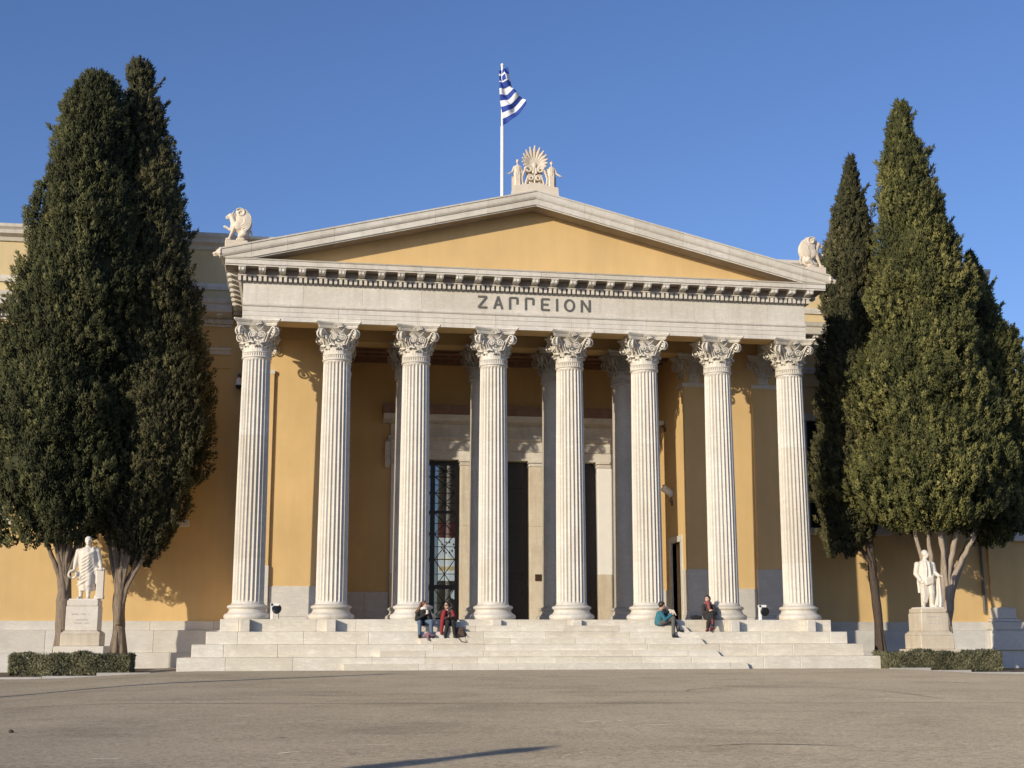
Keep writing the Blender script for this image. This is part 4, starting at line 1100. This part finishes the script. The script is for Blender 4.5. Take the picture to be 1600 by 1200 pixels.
# ------------------------------------------------------------------ roof sculpture
def griffin(label,x,s):
    t=thing('griffin_statue',label,'statue',(x,-.80,14.24),'griffins on the pediment corners')
    MB().cbox(-.38,.40,-.28,.30,-.12,.135,.03).build('base_slab',M['sculpt'],t)
    mb=MB(); X=lambda v:(-s*v[0]*-1 if False else s*v[0],v[1],v[2])
    C=lambda a,b,ra,rb: mb.cap(X(a),X(b),ra,rb)
    # built facing -x for s=+1
    mb.ell(X((.22,0,.30)),(.20,.17,.24)); C((.20,0,.38),(-.08,0,.56),.17,.17); C((-.08,0,.56),(-.14,0,.46),.16,.12)
    C((-.10,0,.62),(-.20,0,.88),.125,.095); mb.ell(X((-.22,0,.92)),(.12,.09,.10)); C((-.28,0,.93),(-.37,0,.88),.06,.04); C((-.37,0,.88),(-.385,0,.82),.035,.02); C((-.30,0,.85),(-.35,0,.81),.035,.02)
    C((-.17,.04,1.0),(-.12,.06,1.10),.03,.012); C((-.17,-.04,1.0),(-.12,-.06,1.10),.03,.012)
    for k in range(5): C((-.10+.01*k,0,1.0-.09*k),(-.06+.012*k,0,.98-.09*k),.05,.03)
    for y,raised in ((-.10,False),(.10,True)):
        C((-.10,y,.50),(-.16,y,.32),.085,.06)
        if raised: C((-.16,y,.40),(-.34,y,.52),.055,.045); C((-.34,y,.52),(-.43,y,.56),.05,.05)
        else: C((-.16,y,.32),(-.24,y,.12),.055,.045); C((-.24,y,.07),(-.34,y,.06),.055,.045)
        C((.24,y*1.4,.26),(.10,y*1.4,.16),.14,.08); C((.12,y*1.4,.10),(.24,y*1.4,.06),.06,.05); C((.22,y*1.4,.05),(.02,y*1.4,.05),.055,.05)
    mb.tube([X(p) for p in ((.38,0,.20),(.46,0,.16),(.50,0,.28),(.46,0,.42))],[.04,.035,.03,.05],8)
    # wings: fan of curved feathers swept up and curled forward
    for y in (-.15,.15):
        mb.ell(X((.20,y,.78)),(.265,.06,.38)); mb.ell(X((.12,y,1.02)),(.20,.05,.15)); mb.ell(X((.05,y,.56)),(.16,.06,.18))
        f_=1.42 if y>0 else 1.42
        pts=[X((.10+(.175*(1-.74*i/19))*math.cos(R_(150)-i*.40),y*f_,1.00+(.165*(1-.74*i/19))*math.sin(R_(150)-i*.40))) for i in range(20)]
        mb.tube(pts,.024,7)
        for k in range(5):          # curved feather ridges
            rr=.16+.055*k; pts=[X((.10+rr*math.cos(R_(-75+i*16))*.98,y*(1.42-.05*k),.72+rr*math.sin(R_(-75+i*16))*1.15)) for i in range(8)]
            mb.tube(pts,[.012,.02,.024,.026,.026,.024,.02,.012],5)
    blob('figure',mb,M['sculpt'],t,.016,1,(0,0,.14))
griffin('marble griffin with raised wing, on the left corner of the pediment',-10.42,1)
griffin('marble griffin with raised wing, on the right corner beside the cypress',10.42,-1)
# lion head spouts
for s in (-1,1):
    mb=MB(); mb.ell((0,0,0),(.13,.13,.14)); mb.cap((s*.05,-.02,-.02),(s*.17,-.04,-.06),.085,.06); mb.cap((s*.10,-.03,-.12),(s*.16,-.04,-.13),.04,.035)
    for k in range(9):
        a=k*.7; mb.ell((-s*.03,.14*math.cos(a),.14*math.sin(a)),(.05,.055,.055),8,6)
    o=blob('lion_head_spout',mb,M['sculpt'],HALL,.014,1,(s*10.97,-.98,13.93))
# the ridge ornament
AC=thing('ridge_ornament','carved marble palmette between two standing women, on the apex of the pediment','roof ornament',(0,-.75,16.45))
mb=MB(); mb.prism([(-.83,0),(.83,0),(.80,.42),(.5,.46),(0,.56),(-.5,.46),(-.80,.42)],-.34,.34,'y'); mb.build('base_slab',M['sculpt'],AC)
mb=MB()
for k in range(15):
    a=R_(-112+16*k); L=.70-.34*(abs(k-7)/7)**1.1; c0=Vector((0,0,1.33)); d=Vector((math.sin(a)*.98,0,math.cos(a)))
    mb.chain([c0+d*.08,c0+d*L*.45,c0+d*L*.80+Vector((0,-.05,0)),c0+d*L+Vector((0,-.11,0))],[.03,.043,.062,.036])
mb.ell((0,-.03,1.30),(.09,.07,.12))
prof_=[(.30*math.sin(R_(t)),1.36+.44*math.cos(R_(t))) for t in range(-140,141,20)]
mb.prism(prof_,.03,.08,'y'); mb.prism([(-.33,.5),(.33,.5),(.30,1.2),(-.30,1.2)],.05,.09,'y')
for s in (-1,1):
    def spiral(cx,cz,r,turns,st,dr):
        return [(s*(cx+r*(1-.78*i/23)*math.cos(st+dr*i/23*turns*6.283)),-.05,cz+r*(1-.78*i/23)*math.sin(st+dr*i/23*turns*6.283)) for i in range(24)]
    mb.tube([(s*.38,-.02,.50),(s*.45,-.03,.66),(s*.46,-.04,.84),(s*.40,-.05,1.02),(s*.36,-.05,1.12)]+spiral(.225,1.16,.135,1.4,.3,1),.045,8)
    mb.tube([(s*.30,-.02,.50),(s*.33,-.04,.66),(s*.28,-.05,.80)]+spiral(.145,.84,.125,1.4,.0,1),.038,8)
    mb.tube([(s*.05,0,.5),(s*.16,-.05,.6),(s*.20,-.05,.70)],[.05,.04,.03],7); mb.tube([(s*.12,0,.5),(s*.27,-.05,.56)],[.05,.035],7)
    mb.tube([(s*.06,-.04,1.0),(s*.04,-.04,1.2)],.05,7)
    mb.cap((s*.44,0,.50),(s*.52,-.08,.50),.08,.06)
mb.cap((0,-.03,.5),(0,-.04,1.2),.035,.035)
blob('palmette',mb,M['sculpt'],AC,.014,1)
for s in (-1,1):
    mb=MB(); x=s*.62
    robe(mb,[(.42,x,0,.13,.11),(.6,x,0,.12,.10),(.85,x,0,.135,.105),(1.0,x,0,.14,.10),(1.08,x,0,.115,.09),(1.2,x,0,.135,.09),(1.27,x,0,.11,.07),(1.31,x,0,.05,.05)],9,.07,36)
    for k in range(4): mb.chain([(x-.08+.05*k,-.09,1.0),(x-.07+.045*k,-.10,.7),(x-.08+.05*k,-.10,.44)],[.02,.022,.02])
    mb.tube([(x-.14,0,1.0),(x,-.11,.98),(x+.14,0,1.0)],.025,6)
    mb.chain([(x+s*.12,0,1.23),(x+s*.19,0,1.05),(x+s*.32,-.06,.95)],[.045,.04,.03]); hand(mb,(x+s*.32,-.06,.95),(s,-.2,-.15),(0,0,1),.06)
    mb.chain([(x-s*.12,0,1.23),(x-s*.16,.0,1.05),(x-s*.10,-.06,.92)],[.045,.038,.03])
    mb.cap((x,0,1.28),(x,-.01,1.37),.035,.035); headshape(mb,(x,-.015,1.43),.066,(s*.2,-1,0)); mb.ell((x,.03,1.50),(.055,.05,.045))
    mb.cap((x,-.06,.43),(x,-.15,.42),.04,.03)
    blob('woman_figure',mb,M['sculpt'],AC,.012,1)
    # slab of stone behind each figure
mb=MB(); mb.box(-.80,-.62,.05,.25,.42,.95); mb.box(.62,.80,.05,.25,.42,.95); mb.build('back_support',M['sculpt'],AC)

# flagpole and flag
FP=thing('flagpole','slender white flagpole on the roof behind the ridge ornament','flagpole',(-.59,3.0,16.3))
mb=MB(); mb.tube([(0,0,0),(0,0,4.4),(0,0,4.45),(0,0,6.95)],[.075,.07,.05,.045],12); mb.build('pole',M['white_paint'],FP)
mb=MB(); mb.ell((0,0,7.0),(.07,.07,.07)); mb.build('finial',M['white_paint'],FP)
mb=MB(); mb.lathe([(.2,0),(.2,.3),(.09,.35)],16); mb.build('socket',M['marble'],FP)
fm=[]
for nm_,c in (('flag_blue',(.02,.055,.30)),('flag_white',(.80,.80,.80))): fm.append(plain(nm_,c,.8,.06,4))
def fl(px,py): return Vector((-.59+(px-785)*.0238,3.0,23.21-(py-105)*.0268))
Lp=[fl(*p) for p in ((779,112),(778,122),(779,133),(780,144),(781,155),(782,166),(783,176),(784,186),(785,197))]
Rp=[fl(*p) for p in ((793,106),(796,117),(799,128),(802,136),(806,143),(812,149),(817,154),(822,159),(822,165))]
def along(P,t):
    t=t*(len(P)-1); k=min(int(t),len(P)-2); return P[k].lerp(P[k+1],t-k)
NV,NU=54,26; mb=MB(); V=[]
for i in range(NV+1):
    v=i/NV; a=along(Lp,v); b=along(Rp,v)
    for j in range(NU+1):
        u=j/NU; p=a.lerp(b,u); sag=-.10*math.sin(u*math.pi)*(.3+v)
        p=p+Vector((0.02*math.sin(9*v+6*u),.20*math.sin(u*9-v*5)*u*(1-.3*u)+.10*math.sin(v*14+u*4)*u-.12,sag)); V.append(p)
mb.add(V,[(i*(NU+1)+j,i*(NU+1)+j+1,(i+1)*(NU+1)+j+1,(i+1)*(NU+1)+j) for i in range(NV) for j in range(NU)],True)
me=mb.mesh('flag'); me.materials.append(fm[0]); me.materials.append(fm[1])
for q,pl in enumerate(me.polygons):
    i,j=divmod(q,NU); v=(i+.5)/NV; u=(j+.5)/NU; st=int(v*9)
    w=st%2
    if v<.20 and u<.62: w=1 if (abs(v-.10)<.018 or abs(u-.3)<.05) else 0
    pl.material_index=w
fo=obj('flag',me,None,None); so=fo.modifiers.new('cloth','SOLIDIFY'); so.thickness=.012
tag(fo,'blue and white striped flag hanging twisted from the rooftop pole','flag')

# ------------------------------------------------------------------ small fittings
def dome_camera():
    t=thing('dome_camera','white dome security camera on the left wing wall beside the first column','security camera',(-10.45,WY-.02,10.9))
    mb=MB(); mb.box(-.06,.06,-.45,0,.12,.2); mb.tube([(0,-.4,.15),(0,-.4,.02)],.03,8); mb.build('bracket',M['letter'],t)
    MB().lathe([(.02,.05),(.09,.0),(.12,-.12),(.14,-.26)],16,(0,-.4,0)).build('hood',M['white_paint'],t)
    MB().ell((0,-.4,-.28),(.125,.125,.15),14,8).build('dome',M['black'],t)
dome_camera()
def bullet_camera(label,loc,big):
    t=thing('security_camera',label,'security camera',loc,'cameras on the porch side wall')
    k=1.25 if big else .9
    mb=MB(); mb.cbox(-.42*k,-.05,-.09*k,.09*k,-.02,.14*k,.02); mb.box(-.46*k,.0,-.105*k,.105*k,.14*k+.002,.16*k); mb.xf(Matrix.Rotation(R_(35 if big else -12),4,'Y')); mb.build('housing',M['white_paint'],t)
    mb=MB(); mb.tube([(0,0,0),(-.12,0,-.14),(.0,0,-.2)],.03,8); mb.box(-.03,.0,-.1,.1,-.32,-.12); mb.build('bracket',M['letter'],t)
bullet_camera('small camera high on the porch side wall, above the other one',(6.38,5.25,9.45),False)
bullet_camera('white box camera lower on the porch side wall, tilted down',(6.38,4.5,6.42),True)
def floodlight(label,x,y,ang):
    t=thing('floodlight',label,'floodlight',(x,y,ZS),'floodlights between the columns')
    mb=MB(); mb.cbox(-.05,.05,-.05,.05,0,.52,.01); mb.box(-.06,.22,-.05,.05,.44,.52); mb.build('post',M['white_paint'],t)
    mb=MB(); mb.lathe([(.02,-.12),(.09,-.10),(.15,.02),(.16,.10),(.13,.11),(.02,.11)],18); mb.xf(Matrix.Translation((.15,.0,.30))@Matrix.Rotation(R_(ang),4,'X')); mb.build('lamp_head',M['black'],t)
    mb=MB(); mb.tube([(.22,0,.2),(.22,0,.02)],.012,6); mb.build('cable',M['letter'],t)
floodlight('floodlight with black lamp head on a white post, beside the first column',-8.82,-.45,60)
floodlight('floodlight with black lamp head on a pale post, left of the last column',8.02,-.45,100)
t=thing('wall_plaque','small bronze plaque on the pier between the doors','plaque',(1.40,BY-.135,3.35))
MB().cbox(-.19,.19,-.02,.005,-.13,.13,.008).build('plate',M['plaque'],t)
mb=MB()
for k in range(4):
    for dx in (-.14,.12): mb.box(dx,dx+.02,-.024,-.02,-.1+.055*k,-.09+.055*k)
mb.build('rivet',M['letter'],t)
mb=MB(); mb.ell((0,0,.02),(.035,.03,.026),10,7); mb.ell((.022,.01,.01),(.02,.02,.016),8,6)
o=blob('stone',mb,M['bark_dark'],None,.006,1,(-11.95,-25.93,gz(-11.95,-25.93))); tag(o,'small dark stone lying on the paving near the left edge','stone')

# lamp posts standing out of the picture to the left; their shadows lie on the paving
def lamp_post(label,x,y,h,w=1.0):
    t=thing('lamp_post',label,'street lamp',(x,y,gz(x,y)),'lamp posts round the square')
    mb=MB(); mb.lathe([(.24*w,-.1),(.24*w,.35),(.17*w,.5),(.16*w,h*.5),(.14*w,h-.5)],16); mb.build('post',M['letter'],t)
    mb=MB(); mb.lathe([(.06,h-.5),(.13,h-.45),(.2,h-.1),(.22,h-.08)],12); mb.build('lantern',M['white_paint'],t)
    mb=MB(); mb.lathe([(.25,h-.078),(.12,h+.05),(.03,h+.15)],12); mb.build('cap',M['letter'],t)
dx,dy=math.sin(SUN_AZ),math.cos(SUN_AZ)
def shadow_post(label,tx,ty,dist,w):
    x,y=tx-dx*dist,ty-dy*dist
    lamp_post(label,x,y,gz(tx,ty)+dist*math.tan(SUN_EL)-gz(x,y),w)
shadow_post('slender lamp post beyond the left edge of the square',-5.28,-5.79,27.0,1.25)
shadow_post('stout lamp post behind the viewer',-5.36,-29.52,19.0,1.5)

# ------------------------------------------------------------------ people on the steps
def cloth(name,c,var=.15,rough=.85,scale=14): return plain(name,c,rough,var,scale,bumps=.15,bscale=120)
SKIN=plain('skin',(.50,.30,.21),.55,.08,20); SKIN2=plain('pale_skin',(.60,.38,.28),.55,.08,20)
HB=cloth('brown_hair',(.11,.05,.025),.4,.5,30); HD=cloth('dark_hair',(.022,.014,.011),.4,.5,30)
BLK=cloth('black_cloth',(.016,.016,.018)); COAT=cloth('dark_coat',(.03,.027,.026)); JEAN=cloth('blue_denim',(.10,.15,.22)); RED=cloth('red_wool',(.27,.02,.025)); TEAL=cloth('teal_wool',(.03,.15,.20))
GREY=cloth('grey_trousers',(.10,.095,.09)); SCARF=cloth('red_check_scarf',(.25,.07,.07),.6,.9,40); BOOT=cloth('dark_red_boots',(.13,.02,.022),.2,.5); SHOE=cloth('black_shoes',(.012,.012,.012),.2,.5); BRN=cloth('brown_cloth',(.09,.06,.045)); PINK=cloth('mauve_cloth',(.24,.13,.16)); PAPER=plain('paper',(.75,.72,.66),.8,.05)
def person(label,J,top,legs,shoes,skin,hair,face,topmat,legmat,shoemat,hairmat,hairstyle,toe,extra=None,group='people sitting on the steps'):
    V3=lambda k: Vector(J[k])
    t=thing('person',label,'person',(J['pelvis'][0],J['pelvis'][1],J['pelvis'][2]-.12),group); off=-t.location
    O=lambda mb: mb.xf(Matrix.Translation(off))
    pel,che,hd=V3('pelvis'),V3('chest'),V3('head'); f=Vector(face).normalized()
    nk=che.lerp(hd,.45)
    body=MB()
    body.cap(pel,pel.lerp(che,.5),.12,.105); body.cap(pel.lerp(che,.5),che,.105,.115); body.cap(che,hd,.055,.05)
    headshape(body,hd,.105,face,False)
    coat=MB(); coat.cap(pel,pel.lerp(che,.5),.155,.145); coat.cap(pel.lerp(che,.5),che-Vector((0,0,.03)),.145,.13)
    tr=MB(); sh=MB()
    for s in ('l','r'):
        sd,el,wr=V3('sh_'+s),V3('el_'+s),V3('wr_'+s); hip,kn,an=V3('hip_'+s),V3('kn_'+s),V3('an_'+s)
        body.cap(che,sd,.06,.05); body.chain([sd,el,wr],[.048,.04,.028]); hd_=(wr-el).normalized(); hand(body,wr,hd_,Vector((0,0,1)) if abs(hd_.z)<.8 else Vector((0,-1,0)),.085,.8)
        body.chain([hip,kn,an],[.078,.055,.038]); tv=Vector(toe[s]).normalized(); body.cap(an-Vector((0,0,.03)),an+tv*.13-Vector((0,0,.045)),.035,.03)
        coat.cap(che-Vector((0,0,.02)),sd,.085,.075); coat.chain([sd,el,wr-hd_*.02],[.075,.062,.05])
        tr.cap(pel,hip,.13,.11); tr.chain([hip,kn,an+Vector((0,0,.06))],[.105,.075,.062])
        sh.cap(an-Vector((0,0,.035)),an+tv*.15-Vector((0,0,.05)),.05,.042); sh.cap(an+Vector((0,0,.05 if shoes=='shoe' else .24)),an-Vector((0,0,.03)),.055,.052)
    blob('body',O(body),skin,t,.014,2)
    if top=='long':      # coat skirt over the thighs
        for s in ('l','r'): coat.cap(V3('hip_'+s),V3('hip_'+s).lerp(V3('kn_'+s),.8),.135,.115)
        coat.cap(V3('kn_l').lerp(V3('hip_l'),.3),V3('kn_r').lerp(V3('hip_r'),.3),.11,.11)
    blob('coat' if top=='long' else 'jacket',O(coat),topmat,t,.016,3)
    blob('trousers',O(tr),legmat,t,.016,2); blob('shoes',O(sh),shoemat,t,.014,1)
    h=MB(); u=Vector((0,0,1)); b=-f
    rot=Matrix((f.cross(u).normalized(),f,u)).transposed()
    h.ell(hd+b*.028+u*.028,(.108,.112,.112),14,10,rot)
    if hairstyle=='long':
        for q in (-.10,-.05,0,.05,.10):
            sd_=f.cross(u).normalized()*q; h.chain([hd+b*.07+sd_+u*.03,hd+b*.13+sd_*1.25-u*.16,che+b*.17+sd_*1.4-u*.04,che+b*.15+sd_*1.3-u*.20],[.05,.06,.06,.03])
    elif hairstyle=='curly':
        for q in range(16):
            a=q*.7; rr=.13+.02*math.sin(q*2.1); h.ell(hd+b*.05+f.cross(u).normalized()*(rr*math.cos(a))+u*(-.06+.05*math.sin(a)*2-.012*q)+b*.03*(q%3),(.06,.06,.06),8,6)
        h.chain([hd+b*.10,che+b*.15-u*.1],[.11,.10])
    elif hairstyle=='bun':
        h.ell(hd+b*.12+u*.0,(.06,.06,.06)); h.chain([hd+b*.08-u*.02,hd+b*.11-u*.14],[.07,.05])
    else:
        h.ell(hd+u*.07+b*.01,(.105,.105,.075)); 
        for q in range(7): h.ell(hd+u*(.09)+f.cross(u).normalized()*(-.08+.027*q)+f*.03,(.03,.05,.035),8,6)
    blob('hair',O(h),hairmat,t,.014,1)
    if extra:
        for nm_,mb,mt in extra(f,che,hd): blob(nm_,O(mb),mt,t,.012,1)
    return t
def shades(f,hd):
    mb=MB(); s=f.cross(Vector((0,0,1))).normalized(); c=hd+f*.095+Vector((0,0,.018))
    mb.cap(c-s*.055,c-s*.02,.022,.022); mb.cap(c+s*.02,c+s*.055,.022,.022); mb.cap(c-s*.07,c+s*.07,.010,.010); return mb
def scarf_ring(che,hd,r=.105):
    mb=MB(); c=che.lerp(hd,.38); pts=[c+Vector((r*math.cos(a),r*.9*math.sin(a),.012*math.sin(3*a))) for a in [k*.4488 for k in range(15)]]; mb.chain(pts,[.05]*15); return mb
def W1x(f,che,hd):
    g=scarf_ring(che,hd); return [('sunglasses',shades(f,hd),SHOE),('scarf',g,PAPER)]
x=-3.86
person('long haired woman in a dark coat and blue jeans sitting leftmost, holding a white cup',
 dict(pelvis=(x,-.90,1.53),chest=(x-.01,-.98,1.90),head=(x+.03,-1.03,2.11),sh_l=(x-.18,-.97,1.87),el_l=(x-.24,-1.10,1.62),wr_l=(x+.03,-1.27,1.78),sh_r=(x+.17,-.99,1.87),el_r=(x+.24,-1.12,1.64),wr_r=(x+.15,-1.27,1.80),
  hip_l=(x-.10,-.93,1.52),kn_l=(x-.16,-1.36,1.53),an_l=(x-.15,-1.30,1.09),hip_r=(x+.10,-.93,1.52),kn_r=(x+.22,-1.36,1.55),an_r=(x+.24,-1.30,1.09)),
 'jacket','trousers','shoe',SKIN2,'long',(.75,-.65,.05),BLK,JEAN,SHOE,HB,'long',dict(l=(-.1,-1,0),r=(.15,-1,0)),W1x)
def W2x(f,che,hd):
    m1=MB(); m1.chain([che+Vector((-.14,-.10,0)),che+Vector((-.20,-.16,-.22)),che+Vector((-.24,-.26,-.48)),che+Vector((-.26,-.30,-.72))],[.07,.08,.06,.045]); m1.chain([che+Vector((.12,-.12,.0)),che+Vector((.17,-.16,-.20))],[.06,.06])
    return [('sunglasses',shades(f,hd),SHOE),('red_shawl',m1,RED)]
x=-3.03
person('curly haired woman in dark clothes with a red shawl, looking at her phone',
 dict(pelvis=(x,-.90,1.53),chest=(x,-.99,1.88),head=(x-.05,-1.06,2.08),sh_l=(x-.18,-.99,1.85),el_l=(x-.22,-1.14,1.60),wr_l=(x-.02,-1.30,1.70),sh_r=(x+.18,-.99,1.85),el_r=(x+.22,-1.14,1.60),wr_r=(x+.06,-1.30,1.70),
  hip_l=(x-.09,-.94,1.52),kn_l=(x-.05,-1.36,1.54),an_l=(x-.13,-1.30,1.09),hip_r=(x+.10,-.94,1.52),kn_r=(x+.13,-1.36,1.54),an_r=(x+.18,-1.30,1.09)),
 'jacket','trousers','shoe',SKIN2,'curly',(-.7,-.7,-.05),cloth('dark_brown_jacket',(.045,.022,.02)),BLK,SHOE,HD,'curly',dict(l=(-.15,-1,0),r=(.2,-1,0)),W2x)
x=4.20
person('man in a teal sweater and grey trousers sitting sideways on the steps reading a book',
 dict(pelvis=(x,-.98,1.53),chest=(x+.05,-1.0,1.87),head=(x+.12,-1.03,2.10),sh_l=(x+.02,-1.17,1.87),el_l=(x+.16,-1.24,1.62),wr_l=(x+.40,-1.18,1.78),sh_r=(x+.08,-.84,1.87),el_r=(x+.22,-.84,1.66),wr_r=(x+.42,-.98,1.82),
  hip_l=(x+.05,-1.07,1.51),kn_l=(x+.46,-1.20,1.68),an_l=(x+.40,-1.34,1.10),hip_r=(x+.05,-.92,1.52),kn_r=(x+.52,-1.02,1.62),an_r=(x+.62,-1.20,1.30)),
 'jacket','trousers','shoe',SKIN,'short',(.9,-.40,-.12),TEAL,GREY,SHOE,HD,'short',dict(l=(.9,-.3,0),r=(.9,-.3,-.1)))
x=6.08
def W3x(f,che,hd):
    m=scarf_ring(che,hd,.09); m.chain([che+Vector((-.03,-.12,.04)),che+Vector((-.02,-.17,-.12)),che+Vector((.01,-.18,-.28))],[.06,.055,.035]); return [('scarf',m,SCARF)]
person('woman in a dark coat, red scarf and red boots, sitting with crossed legs',
 dict(pelvis=(x,-.66,1.74),chest=(x-.02,-.70,2.12),head=(x-.05,-.74,2.34),sh_l=(x-.19,-.70,2.09),el_l=(x-.23,-.80,1.84),wr_l=(x-.08,-.98,1.93),sh_r=(x+.17,-.69,2.09),el_r=(x+.22,-.80,1.83),wr_r=(x+.02,-.98,1.91),
  hip_l=(x-.09,-.70,1.73),kn_l=(x-.10,-1.12,1.70),an_l=(x-.16,-1.02,1.30),hip_r=(x+.10,-.70,1.74),kn_r=(x-.02,-1.14,1.80),an_r=(x-.05,-1.24,1.37)),
 'long','trousers','boot',SKIN2,'bun',(-.62,-.68,.38),COAT,BLK,BOOT,HD,'bun',dict(l=(-.6,-.8,0),r=(-.75,-.6,-.4)),W3x)
# things they hold or have put down
mb=MB(); mb.lathe([(.03,0),(.042,.10)],14); mb.lathe([(.044,.101),(.044,.112),(.03,.118)],14); tag(mb.build('paper_cup',PAPER,None,(-3.77,-1.36,1.80)),'white paper cup in the hands of the leftmost woman','cup')
mb=MB(); mb.cbox(-.038,.038,-.006,.006,-.07,.07,.004); mb.box(-.033,.033,-.0075,-.0062,-.06,.06); o=tag(mb.build('phone',BLK,None,(-3.02,-1.40,1.74)),'dark phone held by the woman with the red shawl','phone'); o.rotation_euler=(R_(-35),0,0)
bk=thing('book','open white book held up by the man in teal','book',(4.66,-1.08,1.88)); bk.rotation_euler=(R_(10),R_(-35),R_(20))
MB().cbox(-.012,.0,-.15,-.002,-.11,.11,.003).build('left_page',PAPER,bk); MB().cbox(-.012,.0,.002,.15,-.11,.11,.003).build('right_page',PAPER,bk); MB().box(.001,.005,-.155,.155,-.115,.115).build('cover',BRN,bk)
mb=MB(); mb.chain([(0,0,.10),(.12,.02,.16),(.26,.03,.12)],[.10,.15,.10]); mb.chain([(.0,.02,.22),(.1,.02,.3),(-.05,.05,.38)],[.06,.08,.05]); mb.chain([(.16,0,.2),(.28,0,.26),(.38,.02,.12)],[.09,.08,.06])
tag(blob('jacket_bundle',mb,BLK,None,.02,2,(4.42,-.55,ZS)),'black jacket heaped on the top step behind the reading man','jacket')
mb=MB(); mb.chain([(-.14,0,.07),(.14,.0,.08)],[.08,.07]); mb.chain([(-.1,0,.1),(0,.0,.16),(.1,0,.1)],[.03,.02,.02]); tag(blob('handbag',mb,BLK,None,.014,2,(5.66,-.55,ZS)),'small black handbag beside the woman with the red scarf','bag')
bg_=thing('shoulder_bag','brown shoulder bag with looped strap beside the woman in the red shawl','bag',(-2.66,-1.20,1.22-.2034))
mb=MB(); mb.chain([(-.12,0,.12),(.12,0,.12)],[.12,.11]); mb.chain([(-.1,0,.26),(.08,0,.28)],[.09,.08]); blob('bag_body',mb,BRN,bg_,.016,2); mb=MB(); mb.tube([(-.12,-.08,.2),(-.10,-.26,.02),(.02,-.28,-.12),(.2,-.275,-.14),(.16,-.2,.02),(.1,-.1,.2)],.012,6); mb.build('strap',BLK,bg_)
mb=MB(); mb.chain([(-.15,0,.06),(0,.0,.12),(.16,.02,.07)],[.06,.085,.06]); mb.chain([(-.03,-.05,.06),(-.02,-.14,-.06)],[.05,.035]); tag(blob('cloth_bag',mb,PINK,None,.014,2,(-3.72,-1.37,1.02)),'crumpled mauve cloth bag at the feet of the woman in jeans','bag')
